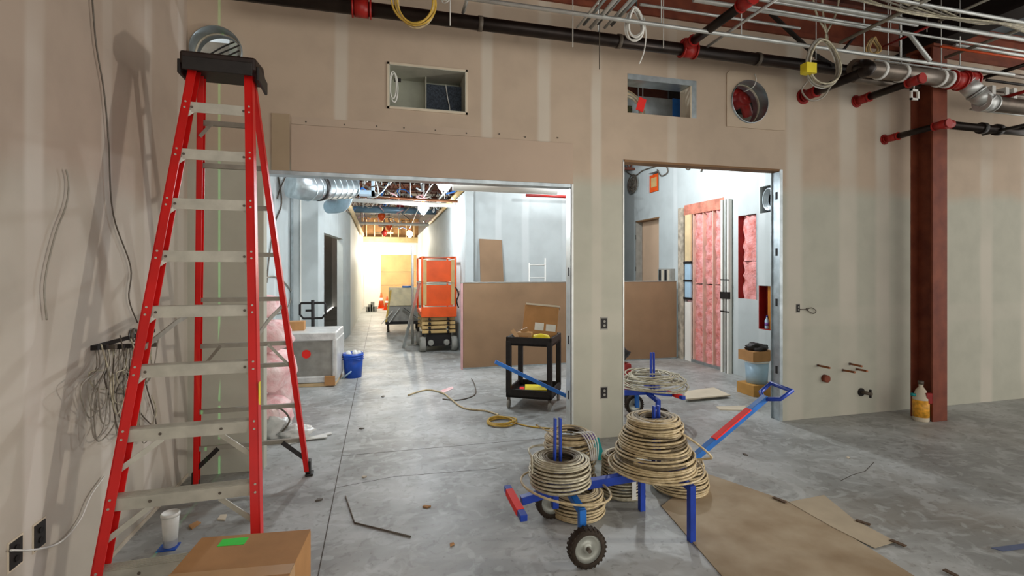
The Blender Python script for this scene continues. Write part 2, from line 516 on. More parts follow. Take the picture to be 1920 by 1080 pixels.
# angled corridor block with a doorway
A = Vector((-1.21, 10.4, 0)); B = Vector((-0.83, 14.3, 0))
ab = (B - A).normalized(); ang = math.atan2(ab.y, ab.x)
Mb = Matrix.Translation(A) @ Matrix.Rotation(ang, 4, 'Z')
Lb = (B - A).length
cl = MB().box(0, Lb, 0, 0.14, 0, 3.3, Mb).build('wall_corridor_left', M_coolx)
struct(cl, 'white corridor wall with a doorway beyond the wide opening')
cut(cl, [MB().box(0.55, 2.75, -0.4, 0.5, -0.5, 2.55, Mb)])
cf = MB().box(-1.72, -1.215, 10.4, 10.52, 0, 3.3).build('wall_corridor_end', M_coolx)
struct(cf, 'narrow shaded white wall end beside the corridor doorway')
MB().box(-1.70, -1.66, 10.37, 10.40, 0, 3.6).build('edge_stud', M_galv, cf)
MB().box(-1.535, -1.515, 10.375, 10.40, 0, 3.3).build('corner_bead', M_wtile, cf)
for x in (0.75, 1.15, 1.55, 1.95, 2.4):
    MB().box(x, x + 0.05, 0.9, 1.0, 0, 2.5, Mb).build('wall_stud', M_wood, cl)
MB().box(0.3, 3.0, 1.05, 1.1, 0, 2.7, Mb).build('backing_sheet', mat('backing_tan', (190, 178, 150), 0.8), cl)
# corridor beyond, right wall, far end
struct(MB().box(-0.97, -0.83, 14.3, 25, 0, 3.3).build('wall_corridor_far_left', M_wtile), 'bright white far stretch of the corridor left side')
cr_ = MB().box(1.66, 1.80, 10.1, 25, 0, 3.4).build('wall_corridor_right', M_coolx)
struct(cr_, 'white corridor wall to the right of the orange lift')
cb = MB().box(1.80, 5.0, 10.25, 10.38, 0, 3.9).build('wall_alcove_back', M_cool)
struct(cb, 'pale blue grey drywall behind the low brown partition')
MB().box(1.66, 1.83, 10.08, 10.10, 0, 3.4).build('corner_bead', M_cool, cb)
struct(MB().box(-2.4, -2.3, YB + TH, 26, 0, 5.55).build('wall_outer_left', M_cool), 'outer wall far behind the entry')
struct(MB().box(8.9, 9.0, YB + TH, 26, 0, 5.55).build('wall_outer_right', M_cool), 'outer wall far behind the right room')
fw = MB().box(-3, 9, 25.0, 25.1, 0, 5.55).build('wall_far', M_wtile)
struct(fw, 'brightly lit white end wall of the corridor')
for z0, z1 in ((0.05, 1.0), (1.02, 1.65), (1.67, 2.5)):
    MB().box(-0.05, 2.2, 24.95, 25.0, z0, z1).build('amber_board', M_oran, fw)
struct(MB().box(-0.9, 1.7, 23.9, 24.0, 3.05, 3.3).build('trim_7', mat('bulkhead_tan', (176, 156, 112), 0.8)), 'tan bulkhead across the far end of the corridor')
for k in range(7):
    MB().box(-0.7 + 0.36 * k, -0.66 + 0.36 * k, 23.92, 23.96, 3.3, 4.1).build('bulkhead_stud', M_wood, bpy.data.objects['trim_7'])
MB().box(-0.9, 1.7, 24.1, 24.14, 3.3, 4.2).build('bulkhead_sheet', mat('sheath_brown', (150, 112, 70), 0.8), bpy.data.objects['trim_7'])
# east wall of the right-hand room (faces the doorway)
XE = 5.83
we = MB().box(XE, XE + 0.14, YB + TH, 13.0, 0, 4.4).build('wall_east', M_coolx)
struct(we, 'white drywall side wall of the room behind the doorway')
IY0, IY1 = 7.52, 8.68
cut(we, [MB().box(XE - .4, XE + .5, IY0, IY1, -0.5, 3.06), MB().box(XE - .4, XE + .5, 6.70, 7.14, 1.30, 2.69),
         MB().box(XE - .4, XE + .5, 6.39, 6.67, 0.84, 1.53), MB().box(XE - .4, XE + .5, 6.36, 6.64, 2.68, 3.10),
         MB().box(XE - .4, XE + .5, 9.62, 10.62, -0.5, 2.92), MB().box(XE - .4, XE + .5, 9.62, 10.1, 3.5, 3.95)])
struct(MB().box(5.0, 6.0, 13.0, 13.1, 0, 4.4).build('wall_room_back', M_cool), 'white back wall deep in the room behind the doorway')
struct(MB().box(4.9, 5.0, 10.38, 13.0, 0, 4.4).build('wall_room_west', M_cool), 'white return wall behind the alcove')
# tan door leaf seen in the far opening, frame round it
dr = MB().box(XE + 0.16, XE + 0.2, 9.4, 10.9, 0, 3.0).build('door_1', M_skin)
struct(dr, 'flat tan door leaf filling the far opening')
MB().box(XE - 0.01, XE + 0.15, 10.60, 10.63, 0, 2.93).build('door_frame', M_grey, we)
MB().box(XE - 0.01, XE + 0.15, 9.60, 10.63, 2.90, 2.93).build('door_frame', mat('brown_head', (126, 94, 62)), we)
for z in (1.0, 1.75, 2.5):
    MB().box(XE - 0.015, XE - 0.009, 10.605, 10.628, z, z + 0.1).build('hinge', M_dark, dr)

# insulated framed bay in the east wall
bay = thing('insulated_stud_bay', 'open stud bay stuffed with pink fibreglass batts behind the doorway', 'insulation', (XE, 8.1, 0))


def batt(y0, y1, z0, z1, x, name, parent, m=M_pink, seed=0):
    rnd = random.Random(seed)
    ny, nz = 8, max(6, int((z1 - z0) / 0.07)); vs = []; fs = []
    for i in range(ny + 1):
        for j in range(nz + 1):
            u = i / ny
            bulge = 0.075 * math.sin(PI * u) ** 0.6
            vs.append((x + 0.08 - bulge + rnd.uniform(-.035, .03), y0 + (y1 - y0) * u, z0 + (z1 - z0) * j / nz))
    for i in range(ny):
        for j in range(nz):
            a = i * (nz + 1) + j; fs.append((a, a + 1, a + nz + 2, a + nz + 1))
    b = MB(); b.add(vs, fs, True)
    b.box(x + 0.075, x + 0.12, y0, y1, z0, z1)
    return b.build(name, m, parent)


M0 = Vector((-XE, -8.1, 0))


def rel(o):  # mesh built in world space, parent at (XE,8.1,0)
    o.location = M0; return o


edges = [8.64, 8.42, 8.11, 7.82, 7.54]
for i in range(4):
    for (za, zb) in ((0.05, 1.5), (1.52, 2.85)):
        rel(batt(edges[i + 1] + .02, edges[i] - .02, za, zb, XE + 0.02, 'insulation_batt', bay, M_pink if i != 0 else M_pinkl, i * 7 + int(za * 3)))
for y in (8.66, 8.41, 8.10, 7.81, 7.53):
    rel(MB().box(XE + 0.005, XE + 0.13, y - 0.006, y + 0.006, 0, 2.9).build('stud', mat('stud_pale', (226, 196, 178), .7) if y < 8.5 else M_galvl, bay))
rel(MB().box(XE - 0.005, XE + 0.13, 7.5, 8.68, 2.86, 3.06).build('header', mat('header_pink', (190, 120, 100), 0.8, 0, 0.3, 9), bay))
rel(MB().box(XE - 0.02, XE + 0.1, 7.5, 8.68, 0, 0.05).build('bottom_track', M_galv, bay))
for z in (1.2, 1.55, 1.9):
    rel(MB().box(XE - 0.04, XE - 0.02, 8.4, 8.66, z, z + 0.04).build('bracket', M_dark, bay))
rel(MB().box(XE - 0.03, XE - 0.004, 8.43, 8.62, 0, 1.15).build('lath', M_wtile, bay))
rel(MB().box(XE - 0.03, XE - 0.004, 8.43, 8.62, 1.95, 2.86).build('lath', M_wood, bay))
rel(MB().box(XE - 0.03, XE - 0.004, 8.43, 8.62, 1.24, 1.92).build('lath', M_lblue, bay))
jb = MB().box(XE - 0.03, XE + 0.02, 8.68, 8.86, 0, 3.02)
rel(jb.build('jamb_board', mat('weathered_jamb', (176, 164, 146), 0.8, 0, 0.35, 9), bay))
post = thing('door_post', 'white metal door frame post standing right of the pink insulation', 'post', (XE - 0.05, 7.42, 0))
for (y, w, m) in ((0.03, .05, M_wtile), (-0.06, .035, M_galvl), (-0.13, .04, M_wtile)):
    MB().box(-0.04, 0.03, y - w / 2, y + w / 2, 0, 3.0).build('post_flange', m, post)
MB().box(-0.05, -0.01, -0.16, 0.06, 1.28, 1.40).build('strike_box', M_dark, post)
for z in (1.05, 1.6): MB().box(-0.045, -0.03, -0.16, 0.06, z, z + 0.02).build('strap', M_dark, post)
ins2 = thing('insulated_window_bay', 'small framed wall opening filled with pink insulation', 'insulation', (XE, 6.92, 1.3))
for (za, zb, sd) in ((0.0, 0.62, 3), (0.63, 1.38, 4)):
    o = batt(-0.2, 0.2, za, zb, 0.03, 'insulation_batt', ins2, M_pink, sd)
MB().box(0.0, 0.14, -0.22, -0.2, 0, 1.39).build('stud', M_galv, ins2)
MB().box(0.0, 0.14, 0.2, 0.22, 0, 1.39).build('stud', M_redd, ins2)
nic = thing('red_niche', 'recessed dark red wall cabinet with open amber door', 'cabinet', (XE, 6.53, 0.84))
MB().box(0.13, 0.15, -0.14, 0.14, 0, 0.69).build('back_panel', M_redd, nic)
MB().box(0.0, 0.13, -0.14, -0.125, 0, 0.69).box(0, .13, .125, .14, 0, .69).build('side_panel', M_redd, nic)
MB().box(0.0, 0.14, -0.14, 0.14, 0, 0.012).build('shelf', M_redd, nic)
MB().box(0.05, 0.07, -0.13, 0.0, 0.012, 0.69).build('door_leaf', mat('amber_panel', (176, 110, 30), 0.6), nic)
bt = thing('water_bottle', 'small clear water bottle standing in the red niche', 'bottle', (XE + 0.035, 6.53, 0.854))
MB().lathe([(0.03, 0), (0.033, 0.01), (0.033, 0.13), (0.012, 0.17), (0.012, 0.19)], 14).build('body', M_lblue, bt)
MB().lathe([(0.014, 0.19), (0.014, 0.205)], 12).build('cap', M_blue, bt)
MB().lathe([(0.0335, 0.05), (0.0335, 0.1)], 14).build('wrapper', M_purple, bt)
dh = thing('flex_duct_end', 'grey flexible duct end in the high hole of the side wall', 'duct', (XE + 0.07, 6.5, 2.89))
b = MB()
for k in range(6): b.tube([(0.012 * k - .03, (0.12 - k * 0.008) * math.cos(2 * PI * i / 20), (0.17 - .01 * k) * math.sin(2 * PI * i / 20)) for i in range(20)], 0.014, 6, True)
b.build('duct_coil', M_galv, dh)
MB().box(0.05, 0.06, -0.13, 0.13, -0.2, 0.2).build('duct_back', M_dark, dh)
# orange equipment in the upper opening
eq = thing('orange_fan_box', 'orange equipment box in the high wall opening', 'equipment box', (XE + 0.08, 9.86, 3.5))
MB().box(-0.05, 0.3, -0.2, 0.2, 0.02, 0.4).build('box', M_orange, eq)
MB().box(-0.06, -0.05, -0.1, 0.12, 0.12, 0.33).build('grille', M_tanp, eq)
MB().box(-0.07, -0.05, -0.22, -0.19, 0, 0.45).build('frame_edge', mat('brown_head', (126, 94, 62)), eq)

# ---- ladder --------------------------------------------------------------
lad = thing('step_ladder', 'tall red fibreglass step ladder with aluminium steps and black top cap', 'ladder', (-0.985, 2.80, 0), math.radians(2.0))
LH, SP = 3.10, 0.316
WB, WT = 0.78, 0.36       # front widths at floor and at cap
DEP = 1.82                # distance front feet to rear feet
yT = DEP * 0.5


def fr(z, s): # front rail centre
    k = z / LH
    return Vector((s * 0.5 * (WB + (WT - WB) * k), (yT - 0.06) * k, z))


def rr_(z, s):
    k = z / LH
    return Vector((s * 0.5 * (0.88 + (0.34 - 0.88) * k), DEP + (yT + 0.06 - DEP) * k, z))


for s in (-1, 1):
    # front rails: channel section (web outside, two flanges)
    b = MB(); a, c = fr(0.04, s), fr(LH, s)
    b.bar(a, c, 0.010, 0.085, (1, 0, 0))
    b2 = MB()
    d = (c - a).normalized(); side = Vector((1, 0, 0)); ny = side.cross(d).normalized()
    def chan(a, c, wid, dep, th):
        mb = MB(); d = (c - a).normalized(); sx = (Vector((1, 0, 0)) - d * d.x).normalized(); sy = d.cross(sx)
        M = Matrix(((sx.x, sy.x, d.x, a.x), (sx.y, sy.y, d.y, a.y), (sx.z, sy.z, d.z, a.z), (0, 0, 0, 1)))
        L = (c - a).length
        mb.box(-th / 2, th / 2, -dep / 2, dep / 2, 0, L, M)
        o_ = -s * wid
        lo, hi = min(o_, 0), max(o_, 0)
        mb.box(lo, hi, -dep / 2, -dep / 2 + th, 0, L, M); mb.box(lo, hi, dep / 2 - th, dep / 2, 0, L, M)
        return mb
    fro = chan(a, c, 0.045, 0.085, 0.006).build('front_rail', M_red, lad)
    riv = MB()
    for k in range(1, 10):
        for dz in (0.02, -0.02):
            q = fr(k * SP + dz - 0.02, s); riv.lathe([(0.006, -0.002), (0.006, 0.002)], 8, (q.x + s * 0.002 - s * 0.02, q.y - 0.046, q.z), 'Y')
    riv.build('rivets', M_alu, fro)['kind'] = 'stuff'
    a, c = rr_(0.05, s), rr_(LH, s)
    chan(a, c, 0.035, 0.06, 0.006).build('rear_rail', M_red, lad)
    q = rr_(0.0, s)
    MB().box(q.x - .032, q.x + .032, q.y - .05, q.y + .05, 0.0, 0.022).box(q.x - .022 - s * .01, q.x + .022 - s * .01, q.y - .04, q.y + .04, 0.022, 0.13).build('foot', M_blk, lad, 0.006)
    q = fr(0.0, s)
    MB().box(q.x - .032, q.x + .032, q.y - .05, q.y + .05, 0.0, 0.022).box(q.x - .022 - s * .01, q.x + .022 - s * .01, q.y - .045, q.y + .045, 0.022, 0.11).build('foot', M_blk, lad, 0.006)
    # spreader bar
    p, q = fr(1.36, s), rr_(1.50, s)
    p.x -= s * 0.03; q.x -= s * 0.03
    mid = (p + q) / 2 + Vector((0, 0, 0.02))
    MB().bar(p, mid, 0.008, 0.03).bar(mid, q, 0.008, 0.03).build('spreader', M_alud, lad)
for k in range(1, 10):
    z = k * SP
    l, r = fr(z, -1), fr(z, 1)
    st = MB()
    st.box(l.x + .004, r.x - .004, l.y - .035, l.y + .036, z - .004, z)
    st.box(l.x + .004, r.x - .004, l.y - .037, l.y - .033, z - .062, z)
    st.box(l.x + .004, r.x - .004, l.y + .033, l.y + .036, z - .03, z)
    for q in range(7): st.box(l.x + .004, r.x - .004, l.y - .034 + q * .011, l.y - .031 + q * .011, z, z + .003)
    so = st.build('step', M_alu, lad)
    for e, s in ((l, 1), (r, -1)):
        sc = MB(); sc.lathe([(0.008, -0.003), (0.008, 0)], 8, (e.x + s * (0.20 if k < 4 else .07) * (1 - k * .03), l.y - .037, z - .03), 'Y')
        sc.build('screw', M_wired, so)
    if k <= 3:
        for s in (-1, 1):
            e = fr(z, s); g = fr(z - 0.20, s)
            MB().bar((e.x - s * 0.19, e.y - 0.03, z - .06), (g.x - s * 0.012, g.y - 0.02, g.z), 0.005, 0.028).build('knee_brace', M_alu, lad)
    else:
        for s in (-1, 1):
            e = fr(z, s); g = fr(z - 0.10, s)
            MB().bar((e.x - s * 0.06, e.y - 0.03, z - .05), (g.x - s * 0.012, g.y - 0.02, g.z), 0.005, 0.022).build('knee_brace', M_alu, lad)
for z in (0.34, 0.66, 1.02, 1.20, 1.56, 1.90, 2.24, 2.52, 2.80):
    l, r = rr_(z, -1), rr_(z, 1)
    MB().box(l.x + .004, r.x - .004, l.y - .012, l.y + .02, z - .016, z + .016).build('rear_brace', M_alud, lad)
for s in (-1, 1):
    e = rr_(0.34, s); g = rr_(0.16, s)
    MB().bar((e.x - s * 0.17, e.y - .02, 0.335), (g.x - s * .01, g.y - .02, g.z), 0.008, 0.035).build('gusset', M_blk, lad)
    e = rr_(1.20, s); g = rr_(1.0, s)
    MB().bar((e.x - s * 0.17, e.y - .015, 1.2), (e.x - s * .01, g.y - .015, g.z), 0.006, 0.022).build('gusset', M_alud, lad)
e = rr_(2.80, -1); MB().bar((e.x + .09, e.y - .015, 2.8), (e.x + .012, e.y - .015, 2.7), 0.006, 0.022).build('gusset', M_alud, lad)
cp = MB().prism([(-0.215, yT - 0.17), (0.215, yT - 0.17), (0.235, yT), (0.215, yT + 0.17), (-0.215, yT + 0.17), (-0.235, yT)], LH - 0.015, LH + 0.07)
cpo = cp.build('top_cap', M_cap, lad, 0.015)
MB().box(-0.20, 0.20, yT - 0.185, yT - 0.165, LH - 0.055, LH + 0.03).build('cap_skirt', M_blk, cpo, 0.006)
MB().box(0.215, 0.235, yT - 0.15, yT + 0.15, LH - 0.07, LH + 0.02).build('cap_skirt', M_blk, cpo, 0.006)
MB().box(-0.235, -0.215, yT - 0.15, yT + 0.15, LH - 0.07, LH + 0.02).build('cap_skirt', M_blk, cpo, 0.006)
e = fr(1.05, 1); MB().box(e.x + .0032, e.x + .005, e.y - .03, e.y + .02, 0.85, 1.15).build('warning_label', M_yel, lad)

# ---- cardboard box in the foreground --------------------------------------
bx = thing('cardboard_box', 'large closed cardboard carton with green sticker in front of the ladder', 'box', (0, 0, 0))
ZT = 0.58
p1 = onZ(583, 992, ZT); p0 = onZ(378, 1008, ZT)
ex = (p1 - p0); Wd = ex.length; ex.normalize(); ey = Vector((-ex.y, ex.x, 0))
bx.location = p0 - Vector((0, 0, ZT)); bx.rotation_euler = (0, 0, math.atan2(ex.y, ex.x))
MB().box(0, Wd, -0.62, 0, 0, ZT - 0.004).build('carton', M_card, bx, 0.004)
MB().box(0.001, Wd - .001, -0.307, -0.001, ZT - 0.003, ZT).build('flap', M_card, bx)
MB().box(0.001, Wd - .001, -0.619, -0.313, ZT - 0.003, ZT + .001).build('flap', M_card, bx)
MB().box(0.0, Wd, -0.345, -0.275, ZT + 0.0012, ZT + 0.002).box(Wd - .001, Wd + .001, -0.345, -0.275, ZT - 0.09, ZT + 0.002).build('tape', M_cardd, bx)
MB().box(0.10, 0.21, -0.09, -0.03, ZT + 0.0003, ZT + 0.0012).build('sticker', M_green, bx)

# ---- cup ------------------------------------------------------------------
cu = thing('paper_cup', 'white tall paper cup with lid on the floor beside the left wall', 'cup', (-1.32, 3.66, 0))
MB().lathe([(0.038, 0.006), (0.05, 0.205), (0.046, 0.205), (0.04, 0.03), (0, 0.03)], 24).build('cup_body', M_white, cu)
MB().lathe([(0.054, 0.20), (0.054, 0.215), (0.048, 0.222), (0.047, 0.215), (0, 0.213)], 24).build('lid', M_white, cu)
MB().box(-0.06, 0.05, -0.06, 0.03, 0, 0.006).build('blue_pad', M_blueb, cu)

# ---- cables, coils --------------------------------------------------------
def coil_path(c, prof, turns, jit, seed, seg=36):
    """prof: list of (r,z) followed turn by turn"""
    rnd = random.Random(seed); pts = []
    N = turns * seg
    offs = [(rnd.uniform(-jit, jit), rnd.uniform(-jit, jit), rnd.uniform(0.97, 1.03)) for _ in range(turns + 2)]
    for i in range(N + 1):
        t = i / N; f = t * (len(prof) - 1); k = min(int(f), len(prof) - 2); u = f - k
        r = prof[k][0] * (1 - u) + prof[k + 1][0] * u; z = prof[k][1] * (1 - u) + prof[k + 1][1] * u
        tr = i / seg; q = int(tr); v = tr - q; v = v * v * (3 - 2 * v)
        o0, o1 = offs[q], offs[q + 1]
        ox = o0[0] * (1 - v) + o1[0] * v; oy = o0[1] * (1 - v) + o1[1] * v; sc = o0[2] * (1 - v) + o1[2] * v
        a = 2 * PI * i / seg
        pts.append((c[0] + ox + r * sc * math.cos(a), c[1] + oy + r * sc * math.sin(a), c[2] + z + 0.25 * jit * math.sin(a * 2 + q)))
    return pts


def coil(name, c, prof, turns, wr, m, label, cat='cable', group=None, jit=0.008, seed=1, inner=True):
    t = thing(name, label, cat, c, 0, group)
    MB().tube(coil_path((0, 0, 0), prof, turns, jit, seed), wr, 6).build('outer_windings', m, t)
    if inner:
        pr = [(max(r - 2.1 * wr, .03), z) for r, z in prof]
        MB().tube(coil_path((0, 0, 0), pr, turns, jit, seed + 50), wr, 5).build('inner_windings', M_cable_shade, t)
    return t


W_ = 0.0075
cg = 'cable coils around the blue cart'
c1 = coil('cable_coil', (1.13, 3.06, 0.375), [(.16, .008), (.19, .02), (.195, .10), (.185, .17), (.15, .19), (.10, .185)], 17, W_, M_cableg, 'grey armoured cable coil on the front spindle of the blue cart', seed=3)
MB().tube([(0.29 * math.cos(a * PI / 24) + .02, 0.27 * math.sin(a * PI / 24) - .05, 0.015 - .045 * math.cos(a * PI / 24)) for a in range(48)], W_, 6, True).build('loose_loop', M_cable, c1)
MB().tube(smooth([(.1, .1, .2), (-.05, .16, .215), (-.18, .1, .225), (-.2, -.02, .2), (-.21, -.06, .12)], 6), W_, 6).build('loose_end', M_cableg, c1)
c2 = coil('cable_coil', (1.83, 3.09, 0.41), [(.24, .008), (.28, .02), (.265, .10), (.225, .19), (.19, .28), (.165, .35), (.12, .36), (.08, .33)], 36, W_ * 1.05, M_cable, 'tall tapering heap of tan cable on the rear spindle of the blue cart', seed=5, jit=0.014)
MB().tube([(0.33 * math.cos(a * PI / 24) - .0, 0.27 * math.sin(a * PI / 24) - .03, 0.03 - .03 * math.cos(a * PI / 24 + 1)) for a in range(48)], W_, 6, True).build('loose_loop', M_cable, c2)
MB().tube(smooth([(-.06, -.12, .37), (.05, -.15, .32), (.2, -.2, .22), (.3, -.22, .13), (.31, -.16, .09), (.2, -.1, .07)], 6), W_ * 1.1, 6).build('loose_end', M_cable, c2)
coil('cable_coil', (1.40, 3.42, 0.0), [(.19, .008), (.20, .03), (.19, .10), (.17, .16), (.12, .17)], 13, W_, M_cable, 'tan cable coil on the floor under the front of the cart', seed=7)
c4 = coil('cable_coil', (1.50, 3.85, 0.0), [(.20, .008), (.21, .05), (.20, .25), (.20, .40), (.17, .44), (.11, .44)], 30, W_, M_cable, 'tall tan cable stack with purple and white tape behind the front spindle', seed=9, jit=.013)
MB().box(.06, .16, -.16, -.12, .42, .455).build('purple_tape', M_purple, c4)
b = MB()
for k in range(5): b.tube(smooth([(.02 + .03 * k, -.05, .45), (.05 + .025 * k, -.15, .47), (.08 + .02 * k, -.215, .40), (.10 + .012 * k, -.225, .28)], 4), .006, 5)
b.build('white_tape', M_white, c4)
MB().tube(smooth([(-.02, .0, .46), (-.18, -.02, .47), (-.28, .03, .52)], 5), W_ * .8, 6).build('loose_end', M_cable, c4)
c5 = coil('cable_coil', (1.87, 3.62, 0.0), [(.165, .008), (.17, .03), (.165, .16), (.165, .29), (.13, .31)], 20, W_, M_cableg, 'upright drum of grey cable on the floor between the cart legs', seed=11)
MB().box(-.015, .02, -.18, -.172, .02, .29).build('tape_wrap', M_white, c5)
coil('cable_coil', (2.36, 3.58, 0.0), [(.20, .008), (.22, .03), (.215, .09), (.19, .16), (.17, .24), (.10, .25)], 17, W_, M_cable, 'wide tan cable coil on the floor under the cart handle', seed=13, jit=.012)
tt = thing('teal_tape', 'teal strip of tape sticking up by the foot of the pier', 'tape', (1.93, 4.3, 0.0))
MB().bar((0.06, 0, .0), (0.0, 0, .20), 0.09, 0.004, (0, 1, 0)).build('strip', M_teal, tt)


def wheel(mb_t, mb_r, c, r, w):
    # tyre & rim around the Y axis
    prof = [(r * .72, -w / 2), (r * .95, -w / 2), (r, -w / 4), (r, w / 4), (r * .95, w / 2), (r * .72, w / 2)]
    mb_t.lathe(prof + [(r * .72, -w / 2)], 28, c, 'Y')
    mb_r.lathe([(0.0, -w * .2), (r * .2, -w * .45), (r * .24, -w * .2), (r * .55, -w * .15), (r * .73, -w * .42), (r * .73, w * .42), (r * .5, w * .2), (0, w * .2)], 24, c, 'Y')


def cart(label, loc, rz, long_handle=False):
    t = thing('cable_cart', label, 'cart', loc, rz)
    # local: beam along X from 0 (T-bar) to 1.28, ground z=0
    beam = MB().bar((0.02, 0, .30), (0.30, 0, .345), 0.05, 0.05).bar((.30, 0, .345), (1.26, 0, .385), .055, .055)
    beam.build('beam', M_blue, t, .003)
    tb = MB().bar((-0.02, .20, .30), (-.02, -.20, .285), .045, .04).build('tow_bar', M_blue, t, .003)
    MB().bar((-.022, .14, .299), (-.022, -.13, .288), .05, .045).build('grip_sleeve', M_tag, tb, .003)
    for s in (-1, 1):
        y = s * .29
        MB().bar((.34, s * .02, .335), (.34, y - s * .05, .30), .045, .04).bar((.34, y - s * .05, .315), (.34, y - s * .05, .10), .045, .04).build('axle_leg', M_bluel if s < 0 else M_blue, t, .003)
        T, R = MB(), MB(); wheel(T, R, (0.34, y + s * .02, .118), .118, .06)
        for k in range(26):
            a = 2 * PI * k / 26
            T.bar((.34 + .112 * math.cos(a), y + s * .02 - .03, .118 + .112 * math.sin(a)), (.34 + .112 * math.cos(a), y + s * .02 + .03, .118 + .112 * math.sin(a)), .012, .014, (math.cos(a), 0, math.sin(a)))
        to = T.build('wheel', M_tyre, t); R.build('rim', M_rim, to)
        MB().lathe([(.012, -.05), (.012, .05)], 10, (0.34, y + s * .02, .118), 'Y').build('axle', M_wired, t)
        xl = 1.12 if s < 0 else 1.02
        MB().bar((xl, s * .02, .37), (xl, y - s * .06, .35), .045, .04).bar((xl, y - s * .06, .37), (xl, y - s * .06, .0), .042, .042).build('leg', M_blue, t, .003)
    for x, h in ((.27, .44), (1.0, .47)):
        for d in (-.022, .022):
            MB().bar((x + d, .0, .37), (x + d * .8, 0, .37 + h), .012, .03).build('spindle', M_blue, t)
        MB().lathe([(.10, .0), (.10, .006)], 20, (x, 0, .405)).build('spindle_plate', M_blue, t)
    h0 = Vector((1.20, 0, .38)); h1 = Vector((1.94, 0.02, .83)) if not long_handle else Vector((2.17, 0, .79)); d = h1 - h0
    if long_handle: h0 = Vector((1.36, 0, .37)); d = h1 - h0; MB().bar((1.2, 0, .38), h0, .05, .04).build('handle_bar', M_blue, t, .003)
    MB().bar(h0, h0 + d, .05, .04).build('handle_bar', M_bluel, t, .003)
    if not long_handle: MB().bar(h0 + d * .38 + Vector((-.012, -.004, .016)), h0 + d * .80 + Vector((-.012, -.004, .016)), .054, .014).build('grip_sleeve', M_tag, t, .003)
    if long_handle: return t
    g = [h0 + d * .97, h0 + d * 1.02 + Vector((.02, -.10, .0)), h0 + d * 1.14 + Vector((.03, -.11, 0)), h0 + d * 1.16 + Vector((.03, .11, 0)), h0 + d * 1.03 + Vector((.02, .10, 0)), h0 + d * .97]
    MB().tube(g, .016, 8, True).build('handle_loop', M_blue, t)
    return t


k1 = cart('blue cable cart with red grips loaded with tan coils in the foreground', (.85, 3.08, 0), math.radians(0.5))
k2 = cart('second blue cable cart half hidden behind the pier', (3.36, 5.24, 0), math.radians(180), True)
# its own lighter handle reaching left past the pier is part of it (same build, turned round)
c7 = coil('cable_coil', (3.09, 5.24, .415), [(.36, .0), (.38, .02), (.30, .06), (.36, .09), (.22, .12), (.30, .14), (.12, .16)], 13, W_ * 1.2, M_cableg, 'loose flat tangle of pale cable on the cart in the doorway', seed=21, jit=.05, inner=False)

# ---- blue handle is covered by cart; utility cart --------------------------
uc = thing('utility_cart', 'black two shelf plastic utility cart left of the pier', 'cart', (1.55, 6.21, 0), math.atan2(-.30, .49))
UW, UD, UH = .60, .62, .92
for n_, z in (('top_tray', UH), ('bottom_shelf', .25)):
    b = MB().box(0, UW, 0, UD, z - .11, z - .075).box(0, UW, 0, .03, z - .11, z).box(0, UW, UD - .03, UD, z - .11, z).box(0, .03, 0, UD, z - .11, z).box(UW - .03, UW, 0, UD, z - .11, z)
    b.build(n_, M_blk, uc, .006)
for x in (.03, UW - .03):
    for y in (.03, UD - .03):
        MB().box(x - .032, x + .032, y - .032, y + .032, .2, UH - .05).build('leg', M_blk, uc, .006)
        q = MB().box(x - .02, x + .02, y - .012, y + .012, .09, .14).build('caster', M_wired, uc)
        MB().lathe([(.05, -.016), (.055, 0), (.05, .016)], 18, (x, y, .055), 'X').build('caster_wheel', M_grey, q)
Mu = Matrix.Translation((1.55, 6.21, 0)) @ Matrix.Rotation(math.atan2(-.30, .49), 4, 'Z')


def onc(x, y, z): return Mu @ Vector((x, y, z))


ob = thing('open_carton', 'open tan carton with white labels propped on the black utility cart', 'box', onc(.36, .36, UH - .073), math.atan2(-.30, .49) + .2)
Rt = Matrix.Rotation(math.radians(-14), 4, 'X') @ Matrix.Rotation(math.radians(5), 4, 'Y')
MB().box(-.24, .22, -.05, .13, .02, .45, Rt).build('carton', M_card, ob, .004)
MB().box(-.225, .235, -.06, .16, .45, .475, Rt).build('foam_top', M_pale, ob)
MB().box(-.08, .04, -.0525, -.05, .12, .22, Rt).build('paper_label', M_white, ob)
MB().box(.07, .2, -.0525, -.05, .12, .21, Rt).build('paper_label', M_white, ob)
sb = thing('small_carton', 'small torn brown carton on the utility cart corner', 'box', onc(.22, .10, UH - .073), -.5)
MB().box(-.09, .10, -.06, .07, .0, .13).build('carton', M_cardd, sb)
MB().box(-.05, .06, -.065, -.06, .03, .09).build('cut_out', M_card, sb)
MB().bar((-.09, -.06, .13), (-.13, -.08, .10), .12, .004, (0, 1, 0)).build('flap', M_cardd, sb)
MB().bar((.02, -.02, .13), (.0, -.05, .18), .10, .004, (0, 1, 0)).build('flap', M_cardd, sb)
ye = thing('yellow_pouch', 'bright yellow pouch beside the cartons on the utility cart', 'pouch', onc(.44, .10, UH - .073), -.4)
MB().lathe([(.0, 0), (.10, .005), (.115, .05), (.09, .10), (.0, .12)], 18).build('pouch', M_yel, ye)
ye.scale = (1.1, .6, 1)
yp = thing('yellow_sheet', 'yellow and red packet on the lower cart shelf', 'packet', onc(.36, .3, .178), -.3)
MB().box(-.18, .16, -.15, .15, 0, .05).build('packet', M_yel, yp)
MB().box(-.25, -.19, -.12, .05, 0, .04).build('red_flap', M_tag, yp)
og = thing('orange_level', 'orange long tool standing behind the utility cart', 'tool', onc(.86, .55, 0), .3)
MB().box(-.04, .04, -.02, .02, 0, .80).build('tool_body', M_orange, og, .004)
MB().box(-.03, .03, -.024, -.02, .5, .7).build('tool_face', M_tanp, og)
